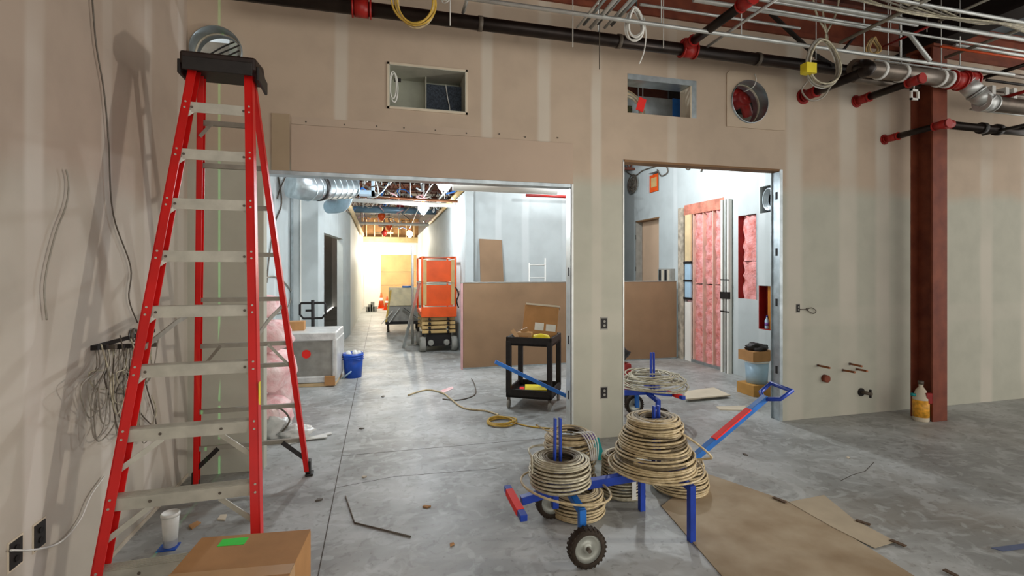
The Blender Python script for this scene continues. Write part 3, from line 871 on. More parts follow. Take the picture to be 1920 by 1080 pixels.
og2 = thing('amber_level', 'amber upright tool leaning by the pier inside the doorway', 'tool', (2.72, 5.95, 0), .2)
MB().box(-.035, .035, -.015, .015, .0, 1.32).build('tool_body', mat('amber_panel', (176, 110, 30)), og2, .004)
MB().box(-.05, -.035, -.012, .012, .05, 1.0).build('tool_edge', M_redd, og2)
sp_ = thing('tape_roll', 'grey roll lying behind the utility cart', 'roll', onc(.72, 1.1, .1), .3)
MB().lathe([(.05, -.05), (.1, -.05), (.1, .05), (.05, .05), (.05, -.05)], 22, (0, 0, 0), 'Y').build('roll', M_grey, sp_)

# ---- low hardboard partition ----------------------------------------------
pl = thing('hardboard_partition', 'long low partition faced with plain brown hardboard behind the carts', 'partition', (0, 0, 0))
xs = [1.40, 3.60, 5.72]
for a, c in zip(xs, xs[1:]):
    MB().box(a + .004, c - .004, 8.78, 8.79, .03, 1.545).build('sheet', M_hard, pl)
MB().box(1.40, 5.72, 8.79, 8.88, 0, 1.53).build('core', M_galv, pl)
MB().box(1.375, 1.40, 8.77, 8.89, 0, 1.54).build('end_edge', mat('pink_edge', (206, 160, 160), .7), pl)
MB().box(1.37, 5.72, 8.775, 8.89, 1.545, 1.56).build('cap_strip', M_grey, pl)
lb = thing('leaning_board', 'brown board leaning against the pale wall behind the low partition', 'board', (0, 0, 0))
MB().prism([(2.0, .0), (2.52, .0), (2.46, 2.42), (1.98, 2.44)], -.02, 0, Matrix.Translation((0, 10.0, 0)) @ Matrix.Rotation(PI / 2 - .09, 4, 'X')).build('board', M_hard, lb)
wc = thing('tubular_stand', 'white tubular frame behind the low partition', 'frame', (3.05, 9.6, 0))
for x in (-.17, .17): MB().tube([(x, 0, 0), (x, 0, 2.02 if x > 0 else 1.92)], .015, 8).build('upright', M_white, wc)
MB().tube([(-.17, 0, 1.88), (.17, 0, 1.88)], .015, 8).build('rail', M_white, wc)
MB().tube([(-.17, 0, 1.62), (.17, 0, 1.62)], .012, 8).build('rail', M_white, wc)
cdt = thing('ceiling_conduit', 'bright white conduit run over the alcove behind the opening', 'conduit', (0, 0, 0))
MB().tube([(1.0, 7.2, 2.99), (2.6, 7.2, 2.99)], .055, 12).build('pipe', M_wtile, cdt)
cd2 = thing('red_sprinkler_branch', 'thin red sprinkler branch above the alcove wall', 'pipe', (0, 0, 0))
MB().tube([(2.9, 9.9, 3.33), (5.0, 9.9, 3.33)], .03, 8).build('pipe', M_redp, cd2)
wr = thing('alcove_wire', 'thin dark wires dangling in front of the pale alcove wall', 'wire', (0, 0, 0))
MB().tube(smooth([(4.1, 9.9, 5.5), (4.1, 9.9, 3.3), (4.25, 9.9, 3.15), (4.2, 9.9, 2.95), (4.1, 9.9, 2.8)]), .012, 5).build('wire', M_wired, wr)
MB().tube(smooth([(4.0, 9.9, 5.5), (4.0, 9.9, 3.25), (4.4, 9.9, 3.2), (4.65, 9.9, 2.95), (4.4, 9.9, 2.7), (4.3, 9.9, 2.66)]), .015, 5).build('wire', M_grey, wr)

# ================================================================== CORRIDOR
lift = thing('scissor_lift', 'orange scissor lift parked in the bright corridor', 'lift', (1.20, 11.35, 0))
for x in (-.34, .34):
    for y in (-.45, .55):
        T, R = MB(), MB(); 
        T.lathe([(.10, -.06), (.155, -.06), (.165, 0), (.155, .06), (.10, .06), (.10, -.06)], 24, (x, y, .165), 'X')
        R.lathe([(.0, -.05), (.105, -.05), (.105, .05), (0, .05)], 20, (x, y, .165), 'X')
        o = T.build('wheel', M_grey, lift); R.build('hub', M_galvl, o)
MB().box(-.26, .26, -.5, .75, .12, .40).build('chassis', M_dark, lift, .01)
for s in (-1, 1): MB().lathe([(.05, -.05), (.07, 0), (.05, .05)], 14, (s * .17, -.53, .2), 'Y').build('drive_hub', M_grey, lift)
for i, z in enumerate((.41, .50, .59, .68)):
    MB().box(-.36, .36, -.55 + .02 * i, -.50 + .02 * i, z, z + .065).build('scissor_arm', M_tanp, lift, .004)
    MB().box(-.36, .36, .70, .75, z, z + .065).build('scissor_arm', M_tanp, lift, .004)
    for s in (-1, 1):
        MB().bar((s * .3, -.5, z + .03), (s * .3, .72, z + .045), .05, .06).build('scissor_arm', M_tanp, lift)
        MB().lathe([(.03, -.03), (.03, .03)], 12, (s * .2, -.56, z + .03), 'Y').build('pivot', M_dark, lift)
MB().box(-.38, .38, -.58, .85, .78, .86).build('platform', M_orange, lift, .005)
MB().box(-.38, .38, -.60, -.57, .76, .98).build('toe_board', M_orange, lift, .005)
for z0, z1 in ((1.0, 1.45), (1.52, 1.98)):
    MB().box(-.30, .30, -.55, -.535, z0, z1).build('rail_panel', M_orange, lift)
for x in (-.36, .36):
    for y in (-.56, .82): MB().tube([(x, y, .86), (x, y, 2.06)], .022, 8).build('rail_post', M_orange, lift)
for z in (1.49, 2.05):
    MB().tube([(-.36, -.56, z), (.36, -.56, z), (.36, .82, z), (-.36, .82, z)], .02, 8, True).build('guard_rail', M_orange if z > 2 else M_pale, lift)
for x in (-.30, .30): MB().box(x - .035, x + .035, -.565, -.55, 1.02, 2.0).build('rail_bracket', M_tanp, lift)
MB().tube(smooth([(.36, -.58, 1.4), (.42, -.6, 1.25), (.38, -.6, 1.1), (.42, -.6, .95)]), .015, 6).build('control_cable', M_dark, lift)
mast = thing('grey_mast', 'thin grey upright pole beside the orange lift', 'pole', (.70, 11.9, 0))
MB().tube([(0, 0, 0), (0, 0, 2.35)], .03, 8).build('pole', M_grey, mast)
MB().lathe([(.10, 0), (.10, .02)], 16).build('base', M_grey, mast)
ws = thing('leaning_strip', 'long pale metal strip leaning on the orange lift', 'strip', (0, 0, 0))
a = onZ(756, 652); b = Vector((.80, 10.95, 1.5))
MB().bar(a, a + (b - a) * 1.0, .07, .02).build('strip', M_galvl, ws)
mc = thing('material_cart', 'cluttered material trolley with a pale crate left of the lift', 'trolley', (.60, 14.9, 0))
MB().box(-.5, .5, -.4, .4, .22, .30).build('deck', M_dark, mc)
MB().box(-.40, .55, -.35, .35, .75, 1.25).build('crate', mat('pale_crate', (220, 206, 168), .7), mc, .01)
MB().box(-.45, .50, -.3, .3, .30, .75).build('scrap_bin', M_grey, mc)
for x in (-.42, .42):
    for y in (-.33, .33): MB().lathe([(.06, -.03), (.11, -.03), (.11, .03), (.06, .03)], 16, (x, y, .11), 'X').build('wheel', M_tyre, mc)
MB().bar((-.48, -.42, .30), (-.35, -.42, 1.2), .05, .02).build('upright', M_gold, mc)
MB().bar((-.6, -.45, .25), (-.30, -.42, .62), .10, .01).bar((-.40, -.45, .28), (-.1, -.44, .7), .08, .01).build('white_offcut', M_white, mc)
MB().bar((0, -.44, .7), (.45, -.43, .35), .09, .015).build('dark_offcut', M_dark, mc)
bs = tag(MB().prism([(-.14, 0), (0, .1), (.14, .02), (.05, -.05)], 0, .05, Matrix.Translation((.72, 14.85, 1.255))).build('blue_scrap', M_bluel), 'crumpled blue scrap on top of the pale crate', 'scrap')
for i, (x, h_) in enumerate(((-.02, .72), (.22, .6))):
    cn = thing('traffic_cone', ('orange traffic cone nearest the white end wall post', 'shorter orange cone beside the amber boards')[i], 'cone', (x, 23.6 - i, 0))
    MB().box(-.19, .19, -.19, .19, 0, .03).build('base', M_orange, cn)
    MB().lathe([(.14, .03), (.03, h_), (0, h_)], 18).build('body', M_orange, cn)
    MB().lathe([(.095, .3 * h_ / .7), (.07, .47 * h_ / .7)], 18).build('band', M_white, cn)
db = thing('debris_heap', 'small grey rubble heap at the far corridor corner', 'rubble', (-.45, 22, 0))
for k in range(4): MB().box(-.2 + .1 * k, -.05 + .1 * k, -.1, .1, 0, .2 + .1 * (k % 3)).build('block', M_grey, db)
# wrapped crate, box, pallet jack, bucket
cr = thing('wrapped_crate', 'grey panel crate in clear plastic wrap with a red spot', 'crate', (-1.07, 8.45, 0), math.radians(-3))
MB().box(-.38, .36, -.36, .42, .12, .78).build('crate', M_grey, cr, .01)
b = MB().box(-.42, .42, -.40, .46, .70, .83).box(.36, .43, -.40, .46, .10, .72).box(-.44, -.38, -.4, .46, .1, .72).box(-.42, .42, -.39, .45, .06, .16)
b.build('plastic_wrap', M_plastic, cr, .02)
MB().box(-.4, .4, -.36, .42, 0, .05).build('pallet', M_wood, cr)
MB().box(.25, .40, -.42, -.36, .02, .16).build('torn_corner', M_card, cr)
MB().lathe([(.065, -.002), (.065, .002)], 20, (-.02, -.364, .50), 'Y').build('red_spot', M_tag, cr)
bb = thing('brown_carton', 'flat brown carton lying on the wrapped crate', 'box', (-1.32, 8.45, .83), .05)
MB().box(-.16, .14, -.12, .12, 0, .14).build('carton', M_card, bb, .004); MB().box(-.16, .14, -.02, .02, .14, .142).build('tape', M_cardd, bb)
pj = thing('pallet_jack', 'black pallet jack handle rising behind the wrapped crate', 'pallet jack', (-1.17, 9.35, 0))
MB().tube([(0, 0, .2), (0, -.04, 1.25)], .03, 8).build('handle_shaft', M_dark, pj)
MB().tube([(-.19, -.04, 1.2), (-.21, -.04, 1.17), (-.21, -.04, 1.0), (-.15, -.04, .93), (.15, -.04, .93), (.21, -.04, 1.0), (.21, -.04, 1.17), (.19, -.04, 1.2)], .02, 8, True).build('handle_loop', M_dark, pj)
MB().box(-.12, .02, -.05, -.03, 1.05, 1.09).build('lever', M_dark, pj)
for x in (-.18, .18): MB().box(x - .08, x + .08, .1, 1.0, .06, .13).build('fork', M_dark, pj, .01)
MB().box(-.26, .26, -.05, .12, .05, .35).build('pump_body', M_dark, pj, .02)
bk = thing('blue_bucket', 'blue plastic pail on the floor beside the wrapped crate', 'bucket', (-.46, 8.66, 0))
MB().lathe([(.135, 0), (.165, .40), (.155, .40), (.13, .02), (0, .02)], 28).build('pail', M_blueb, bk)
for z in (.30, .335, .37): MB().lathe([(.160 + .006 * (z - .3) / .07, z - .008), (.176, z), (.165, z + .008)], 28).build('rib', M_blueb, bk)
for k in range(5):
    a = k * 1.3; MB().lathe([(.03, 0), (.05, .03), (.02, .07), (0, .075)], 10, (.09 * math.cos(a), .09 * math.sin(a), .36)).build('scrap', M_white, bk)
MB().tube([(-.17, -.1, .0), (-.02, -.20, .13)], .012, 6).build('stick', M_lblue, bk)

# pink insulation bags
def blob(mb, c, r, amp, seed, nseg=22, nring=14, sq=2.6):
    rnd = random.Random(seed); ph = [rnd.uniform(0, 6) for _ in range(8)]
    vs = []; fs = []
    for i in range(nring + 1):
        th = PI * i / nring
        for k in range(nseg):
            a = 2 * PI * k / nseg
            d = Vector((math.sin(th) * math.cos(a), math.sin(th) * math.sin(a), math.cos(th)))
            m_ = (abs(d.x) ** sq + abs(d.y) ** sq + abs(d.z) ** sq) ** (1 / sq)
            d /= m_
            n_ = 1 + amp * (math.sin(4 * d.x + ph[0]) * math.sin(5 * d.z + ph[1]) + .6 * math.sin(9 * d.y + ph[2] + 3 * d.z) + .5 * math.sin(13 * d.z + ph[3]) * math.sin(11 * d.x + ph[4])) + rnd.uniform(-.02, .02)
            vs.append((c[0] + r[0] * d.x * n_, c[1] + r[1] * d.y * n_, c[2] + r[2] * d.z * n_))
    for i in range(nring):
        for k in range(nseg):
            k2 = (k + 1) % nseg; fs.append((i * nseg + k, i * nseg + k2, (i + 1) * nseg + k2, (i + 1) * nseg + k))
    mb.add(vs, fs, True); return mb


pk = [((-1.30, 5.9, .20), (.34, .30, .21), 'lowest pink insulation bundle of the pile by the wide opening'),
      ((-1.34, 6.05, .63), (.33, .33, .20), 'second pink insulation bundle from the floor in the pile'),
      ((-1.32, 6.2, 1.03), (.32, .30, .18), 'third pink insulation bundle up in the pile'),
      ((-1.42, 6.3, 1.36), (.26, .26, .14), 'topmost small pink insulation bundle of the pile'),
      ((-1.36, 6.75, .40), (.32, .30, .40), 'tall pink bundle standing behind the insulation pile')]
for i, (c, r, lb_) in enumerate(pk):
    t = thing('insulation_bundle', lb_, 'insulation', (c[0], c[1], c[2] - r[2]), 0, 'pink insulation pile')
    blob(MB(), (0, 0, r[2]), r, .07, i + 2).build('bundle', M_pinkl, t)
    MB().box(-.04, .04, -r[1] * .98, r[1] * .98, r[2] * 1.0, r[2] * 1.9).build('bag_strip', M_plastic, t)
pw = thing('plastic_sheet', 'crumpled clear plastic and offcuts at the foot of the pink pile', 'plastic', (-.98, 5.65, 0))
blob(MB(), (-.1, .05, .12), (.14, .12, .15), .16, 44, sq=2).build('crumple', M_plastic, pw)
blob(MB(), (.10, .0, .06), (.17, .12, .08), .18, 45, sq=2).build('crumple', M_plastic, pw)
MB().bar((.0, -.1, .02), (.42, -.06, .02), .07, .01).bar((.05, -.16, .01), (.45, .06, .012), .05, .01).build('offcut', M_white, pw)
MB().tube(smooth([(-.2, .1, .30), (-.05, .0, .33), (.05, -.05, .22), (-.02, -.06, .1)]), .01, 5).build('strap', M_wired, pw)
# wiring on the white side wall behind the ladder
wq = thing('entry_wires', 'dark wires drooping on the white side wall behind the ladder', 'wire', (0, 0, 0))
for k, P_ in enumerate([[(520, 322), (528, 380), (515, 420), (505, 480), (500, 530)], [(540, 322), (526, 352), (520, 372)], [(495, 522), (512, 518), (530, 526), (546, 548), (540, 576), (520, 588), (500, 576)]]):
    MB().tube(smooth([onX(x, y, -1.70) for x, y in P_]), .012, 5).build('wire', M_wired if k < 2 else M_wire, wq)

# string lights in the corridor
cord = [(.97, 5.8, 3.62), (.97, 8.0, 3.42), (.90, 11.3, 3.38), (1.05, 19.6, 3.38)]
sl = thing('light_string', 'temporary light cord strung along the corridor ceiling', 'light cord', (0, 0, 0))
MB().tube(smooth([(.97, 5.3, 4.0)] + cord + [(1.1, 23, 3.5)], 8), .012, 6).build('cord', M_white, sl)
for i, (x, y, z) in enumerate(((.97, 8.0, 3.20), (.90, 11.3, 3.2), (1.05, 19.6, 3.2))):
    b_ = thing('work_bulb', ('brightest hanging work bulb nearest the header', 'second glowing work bulb down the corridor', 'farthest small work bulb before the bulkhead')[i], 'light bulb', (x, y, z), 0, 'corridor work bulbs')
    MB().lathe([(0, -.15), (.08, -.12), (.115, -.04), (.095, .03), (.04, .08), (.02, .085)], 18).build('bulb', M_bulb, b_)
    MB().lathe([(.03, .08), (.034, .14), (.02, .22)], 14).build('socket', M_orange if i else M_blk, b_)
    b = MB()
    for k in range(5):
        a = 2 * PI * k / 5
        b.tube([(.03 * math.cos(a), .03 * math.sin(a), .10), (.135 * math.cos(a), .135 * math.sin(a), -.03), (.03 * math.cos(a), .03 * math.sin(a), -.18)], .003, 4)
    b.build('guard_cage', M_galvl, b_)
    lo = lamp('bulb_light', (x, y, z - .26), (120, 130, 150)[i], (.88, .95, 1.0) if i < 2 else (1.0, .9, .72), .07)
lamp('far_daylight', (-.2, 23.0, 2.5), 260, (1.0, .90, .74), .3)

lamp('side_room_fill', tuple(Mb @ Vector((1.6, .45, 3.0))), 45, (1.0, .93, .8), .08)  # unseen lamp added to brighten the studs behind the corridor doorway
# corridor ceiling services
def px_pipe(name, label, pts, r, m, cat='pipe', n=10, group=None):
    t = thing(name, label, cat, (0, 0, 0), 0, group)
    MB().tube(pts, r, n).build('run', m, t)
    return t


du = thing('spiral_duct', 'shiny galvanised spiral duct above the corridor entrance', 'duct', (0, 0, 0))
a = onY(575, 352, 8.5); b = onY(655, 350, 9.4)
MB().tube([a + Vector((-.22, -.15, .02)), a, b], .21, 20).build('duct', M_galv, du)
for k in range(8):
    q = a + (b - a) * (k / 7); d = (b - a).normalized()
    MB().tube([q - d * .012, q + d * .012], .218, 20).build('duct_seam', M_galv, du)
q = a + (b - a) * .25; MB().tube([q - (b - a).normalized() * .04, q + (b - a).normalized() * .04], .225, 20).build('black_strap', M_blk, du)
MB().box(a.x - .01, a.x + .01, a.y - .02, a.y + .02, a.z + .2, 5.55).build('hanger_strap', M_galv, du)
fd = thing('flex_duct', 'pale blue flexible duct hanging behind the spiral duct', 'duct', (0, 0, 0))
MB().tube(smooth([onY(650, 365, 10), onY(640, 385, 10.2), onY(615, 388, 10.4)], 8), .13, 14).build('duct', mat('flex_blue', (160, 186, 200), .4, .3), fd)
cb_ = thing('ceiling_cassette', 'pale square ceiling unit between the ducts', 'ventilation unit', (0, 0, 0))
q0 = onY(668, 364, 10.6); q1 = onY(702, 336, 10.6)
MB().box(q0.x, q1.x, 10.55, 10.9, q0.z, q0.z + .08).box(q1.x - .06, q1.x, 10.55, 10.9, q0.z, q1.z).box(q0.x, q0.x + .05, 10.55, 10.9, q0.z, q1.z).build('casing', M_lblue, cb_)
px_pipe('copper_line', 'thin copper line across the corridor ceiling', [(-1.2, 11.0, 3.36), (1.64, 11.0, 3.30)], .03, M_copper)
px_pipe('white_line', 'white insulated line across the corridor ceiling', [(-1.0, 11.4, 3.32), (1.64, 11.4, 3.26)], .05, M_wtile)
px_pipe('blue_grey_pipe', 'blue grey pipe crossing the corridor beyond the bulbs', [(-.8, 15.2, 3.55), (1.6, 15.2, 3.55)], .10, mat('pipe_bluegrey', (120, 150, 170), .4, .3))
px_pipe('white_far_pipe', 'thin white pipe crossing deep in the corridor', [(-.8, 17.5, 3.35), (1.6, 17.5, 3.35)], .05, M_wtile)
px_pipe('timber_rail', 'pale timber rail along the corridor left wall top', [(-.78, 12.6, 3.36), (-.72, 20.5, 3.15)], .06, M_wood)
px_pipe('amber_conduit', 'amber conduit along the corridor right wall top', [(1.58, 9.6, 3.42), (1.58, 17, 3.36)], .05, M_tanp)
px_pipe('grey_conduit', 'grey conduit rising along the corridor right side', [(1.45, 6.0, 3.55), (1.40, 16, 3.60)], .03, M_galvl)
for i, (x, y, z) in enumerate(((.0, 16, 3.45), (.55, 15.6, 3.7), (.25, 18, 3.3), (.1, 20.5, 3.25))):
    vb = thing('valve_cluster', ('orange valve body left in the corridor ceiling', 'orange valve body right in the corridor ceiling', 'lower orange valve in the corridor ceiling', 'farthest orange valve above the bulkhead')[i], 'valve', (x, y, z))
    MB().lathe([(.03, -.15), (.10, -.06), (.12, 0), (.10, .06), (.03, .15)], 14).build('body', M_redp if i % 2 else M_orange, vb)
    MB().tube([(0, 0, .1), (0, 0, 5.55 - z)], .02, 6).build('stem', M_dark, vb)
    MB().tube([(-.35, 0, 0), (.35, 0, 0)], .03, 8).build('branch', M_wood, vb)
rnd = random.Random(5)
cls = thing('ceiling_cabling', 'tangle of cables and hanger rods under the corridor deck', 'cabling', (0, 0, 0))
ms = [M_white, M_wire, M_galv, M_pinkl, M_wired, M_bluel]
for k in range(130):
    x = rnd.uniform(-.9, 1.6); y = rnd.uniform(7.5, 19); z = rnd.uniform(3.34, 3.95) 
    p = [(x, y, z)]
    for q in range(3): p.append((p[-1][0] + rnd.uniform(-.25, .25), p[-1][1] + rnd.uniform(-.2, .2), max(3.32, min(4.2, p[-1][2] + rnd.uniform(-.25, .3)))))
    MB().tube(smooth(p, 4), rnd.uniform(.008, .022), 5).build('cable', ms[k % 6], cls)
for k in range(16):
    x = -.6 + .15 * k; y = rnd.choice((9.5, 11, 13, 15.2, 17.5))
    MB().tube([(x, y, 3.35), (x, y, 5.5)], .008, 4).build('hanger_rod', M_galvl, cls)
for k in range(9):
    y = 9.2 + k * 1.5
    jo = thing('roof_joist', 'steel roof joist over the corridor, number %s from the header' % ('first', 'second', 'third', 'fourth', 'fifth', 'sixth', 'seventh', 'eighth', 'ninth')[k], 'joist', (0, y, 0), 0, 'corridor roof joists')
    jo['label'] = 'dark steel roof joist over the corridor, %s from the header' % ('first', 'second', 'third', 'fourth', 'fifth', 'sixth', 'seventh', 'eighth', 'ninth')[k]
    MB().box(-2.3, 8.9, -.04, .04, 4.15, 4.20).build('bottom_chord', M_deck, jo)
    MB().box(-2.3, 8.9, -.04, .04, 4.60, 4.65).build('top_chord', M_deck, jo)
    wbm = MB()
    for q in range(22):
        x = -2.3 + q * .5
        wbm.bar((x, 0, 4.17), (x + .25, 0, 4.62), .025, .025).bar((x + .25, 0, 4.62), (x + .5, 0, 4.17), .025, .025)
    wbm.build('web', M_deck, jo)

# things in the right-hand room
rm = thing('red_machine', 'red machine with a dark bag on top inside the doorway', 'machine', (2.98, 6.25, 0), .1)
MB().box(-.28, .28, -.2, .22, .12, .52).build('housing', M_redp, rm, .03)
MB().box(-.25, .25, -.18, .2, 0, .12).build('base', M_dark, rm)
blob(MB(), (.12, .0, .62), (.2, .16, .13), .12, 71, sq=2.2).build('dark_bag', M_blk, rm)
pp = [thing('paper_sheet', l, 'sheet', c, r) for l, c, r in (('large pale drywall offcut lying on the floor inside the doorway', (4.35, 6.05, 0), .2), ('small pale scrap in front of the drywall offcut', (4.28, 5.45, 0), -.2))]
MB().prism([(-.42, -.1), (.3, -.22), (.45, .2), (-.1, .22)], .03, .045).prism([(-.3, -.05), (.2, -.1), (.2, .15), (-.2, .15)], 0, .03).build('sheet', M_pale, pp[0])
MB().prism([(-.12, -.05), (.2, -.1), (.3, .1), (-.1, .08)], 0, .012).build('sheet', M_pale, pp[1])
sk = onZ(1440, 742)
pl_ = thing('pail_stack', 'pale blue and white pail beside the doorway jamb', 'bucket', (sk.x - .06, sk.y + .15, .16))
MB().lathe([(.14, 0), (.16, .30), (.15, .30), (.13, .02), (0, .02)], 24).build('pail', M_lblue, pl_)
MB().lathe([(.165, .295), (.165, .32), (0, .325)], 24).build('lid', M_white, pl_)
bxx = thing('wooden_block', 'amber wooden block under the pale pail', 'block', (sk.x - .06, sk.y + .15, 0))
MB().box(-.2, .2, -.17, .17, 0, .158).build('block', mat('amber_wood', (186, 138, 70), .7), bxx, .005)
bxy = thing('tool_carton', 'open brown carton with dark tools stacked on the pale pail', 'box', (sk.x - .06, sk.y + .15, .486))
MB().box(-.19, .19, -.15, .15, 0, .14).build('carton', M_card, bxy)
blob(MB(), (0, 0, .17), (.16, .12, .07), .2, 81, sq=2).build('tools', M_blk, bxy)
ol = thing('wall_outlet', 'dark outlet box low on the white side wall behind the doorway', 'outlet', (XE - .012, onX(1411, 657, XE).y, onX(1411, 657, XE).z))
MB().box(-.002, .012, -.04, .04, -.06, .06).build('plate', M_dark, ol); MB().box(-.006, -.002, -.015, .015, -.035, .035).build('socket', M_blk, ol)
gt = thing('grey_crate', 'slatted grey unit on the wall below the tan door opening', 'unit', (XE - .1, 9.25, 1.35))
MB().box(0, .1, -.25, .25, 0, .45).build('box', M_grey, gt)
for k in range(4): MB().box(-.012, 0, -.2 + .11 * k, -.14 + .11 * k, .02, .43).build('slat', M_dark if k % 2 else M_pale, gt)
for k, P_ in enumerate([[(1175, 322), (1190, 330), (1205, 320), (1230, 312)], [(1232, 318), (1240, 330), (1252, 322), (1246, 308), (1236, 312)], [(1283, 312), (1290, 318), (1296, 310)], [(1314, 322), (1318, 312)]]):
    t = thing('loose_wire', ('thin wire at the doorway head left corner', 'looped wire beside the orange box opening', 'small wire curl high on the white side wall', 'short wire stub high on the white side wall')[k], 'wire', (0, 0, 0))
    MB().tube(smooth([onX(x, y, XE - .03) for x, y in P_]), .014, 5).build('wire', M_wired, t)
fn = thing('round_fan', 'dark round fan guard high in the doorway corner', 'fan', onX(1186, 345, XE - .06))
for r in (.10, .16, .22): MB().tube([(0, r * math.cos(2 * PI * k / 28), r * math.sin(2 * PI * k / 28)) for k in range(28)], .012, 5, True).build('ring', M_wired, fn)
MB().lathe([(.18, 0), (.18, .02)], 24, (.03, 0, 0), 'X').build('disc', M_grey, fn)
for k in range(4):
    a = k * PI / 4; MB().bar((0, -.22 * math.cos(a), -.22 * math.sin(a)), (0, .22 * math.cos(a), .22 * math.sin(a)), .012, .012).build('spoke', M_wired, fn)

# ================================================================== WALL FITTINGS
def outlet(label, loc, nrm):
    t = thing('wall_outlet', label, 'outlet', loc)
    if nrm == 'Y':
        MB().box(-.032, .032, -.006, 0, -.055, .055).build('plate', M_dark, t)
        for dz in (-.022, .022): MB().lathe([(.014, -.012), (.014, -.006)], 12, (0, 0, dz), 'Y').build('receptacle', M_grey, t)
        MB().box(-.042, .042, -.002, 0, -.066, .066).build('mud_ring', M_grey, t)
    else:
        MB().box(0, .006, -.04, .04, -.06, .06).build('plate', M_blk, t)
        for dz in (-.024, .024): MB().lathe([(.014, .006), (.014, .012)], 12, (0, 0, dz), 'X').build('receptacle', M_dark, t)
        MB().box(0, .002, -.05, .05, -.07, .07).build('mud_ring', M_pale, t)
    return t


outlet('upper dark switch box on the grey pier', (2.285, YB - .0005, 1.215), 'Y')
outlet('lower dark outlet box on the grey pier', (2.285, YB - .0005, .48), 'Y')
q = onX(28, 1037, XL); outlet('black outlet box nearest the camera low on the left wall', (XL + .0005, q.y, q.z), 'X')
q = onX(73, 1003, XL); outlet('black outlet box nearer the ladder low on the left wall', (XL + .0005, q.y, q.z), 'X')
q = onY(1496, 578, YB); outlet('small dark switch box right of the doorway', (q.x, YB - .0005, q.z), 'Y').scale = (.7, 1, .8)
lw = thing('wire_pigtail', 'short wire curl beside the small switch box', 'wire', (0, 0, 0))
MB().tube(smooth([onY(x, y, YB - .02) for x, y in ((1500, 580), (1512, 580), (1522, 577), (1530, 583), (1525, 588), (1514, 582))]), .005, 5).build('wire', M_wired, lw)
MB().lathe([(.012, -.02), (.012, 0)], 10, tuple(onY(1512, 580, YB)), 'Y').build('knot', M_blk, lw)
for i, (p, q) in enumerate((((1533, 685), (1556, 690)), ((1580, 694), (1603, 698)), ((1593, 682), (1616, 687)), ((1606, 692), (1626, 696)))):
    t = thing('pipe_stub', ('leftmost copper stub pipe poking from the wall right of the doorway', 'second copper stub pipe from the doorway', 'upper right copper stub pipe of the four', 'rightmost copper stub pipe nearest the column')[i], 'pipe', (0, 0, 0), 0, 'copper stubs')
    a = onY(*p, YB); b = onY(*q, YB - .16); MB().tube([(a.x, YB - .001, a.z), b], .013, 8).build('tube', M_copper, t)
    MB().lathe([(.02, -.004), (.02, 0)], 12, (a.x, YB - .0005, a.z), 'Y').build('escutcheon', M_grey, t)
t = thing('drain_stub', 'round rusty drain stub on the wall below the copper stubs', 'pipe', onY(1545, 709, YB))
MB().lathe([(.03, -.05), (.045, -.05), (.045, 0), (.03, 0)], 18, (0, -.001, 0), 'Y').build('ring', M_rust, t); MB().lathe([(.03, -.04), (.03, -.038)], 14, (0, 0, 0), 'Y').build('plug', M_dark, t)
t = thing('valve_stub', 'dark valve stub low on the wall near the column', 'valve', onY(1614, 735, YB))
MB().lathe([(.05, -.012), (.05, 0)], 18, (0, -.001, 0), 'Y').build('hole_plate', M_blk, t)
MB().tube([(0, 0, 0), (.03, -.12, 0)], .022, 10).build('stem', M_wired, t); MB().bar((.03, -.10, -.05), (.03, -.10, .05), .02, .02).build('tee_handle', M_dark, t)

# recessed box in the left high hole
ra = thing('return_air_box', 'recessed grey air box with dark speckled liner high over the opening', 'air box', (.07, YB, 3.335))
MB().box(.0, .006, -.012, .4, 0, .40).box(.724, .73, -.012, .4, 0, .4).box(0, .73, -.012, .4, 0, .006).box(0, .73, -.012, .4, .394, .4).build('casing', mat('box_grey', (176, 176, 162), .6), ra)
MB().box(.0, .36, .36, .37, 0, .4).build('grey_panel', mat('box_grey2', (164, 166, 150), .6), ra)
MB().box(.366, .724, .36, .37, 0, .394).build('grey_panel', mat('box_grey2', (164, 166, 150)), ra)
MB().box(.36, .73, .22, .24, 0, .33).build('speckled_liner', M_speck, ra)
MB().box(.355, .365, .2, .37, 0, .4).build('divider', mat('box_grey', (176, 176, 162)), ra)
b = MB().box(-.02, 0, -.012, -.001, -.02, .42).box(.73, .75, -.012, -.001, -.02, .42).box(-.02, .75, -.012, -.001, .4, .42).box(-.02, .75, -.012, -.001, -.02, 0)
b.build('rim', M_pale, ra)
MB().tube(smooth([(.56, .2, .33), (.58, .2, .2), (.60, .2, .1), (.6, .2, .02)]), .005, 5).build('wire', M_white, ra)
MB().tube([(.045 + .035 * math.cos(k * PI / 12), .05, .2 + .14 * math.sin(k * PI / 12)) for k in range(24)], .008, 5, True).build('cable_loop', M_white, ra)
MB().tube([(.035 + .03 * math.cos(k * PI / 12), .03, .22 + .13 * math.sin(k * PI / 12)) for k in range(24)], .007, 5, True).build('cable_loop', M_white, ra)
MB().box(.05, .11, .06, .08, .27, .30).build('clip', M_dark, ra)
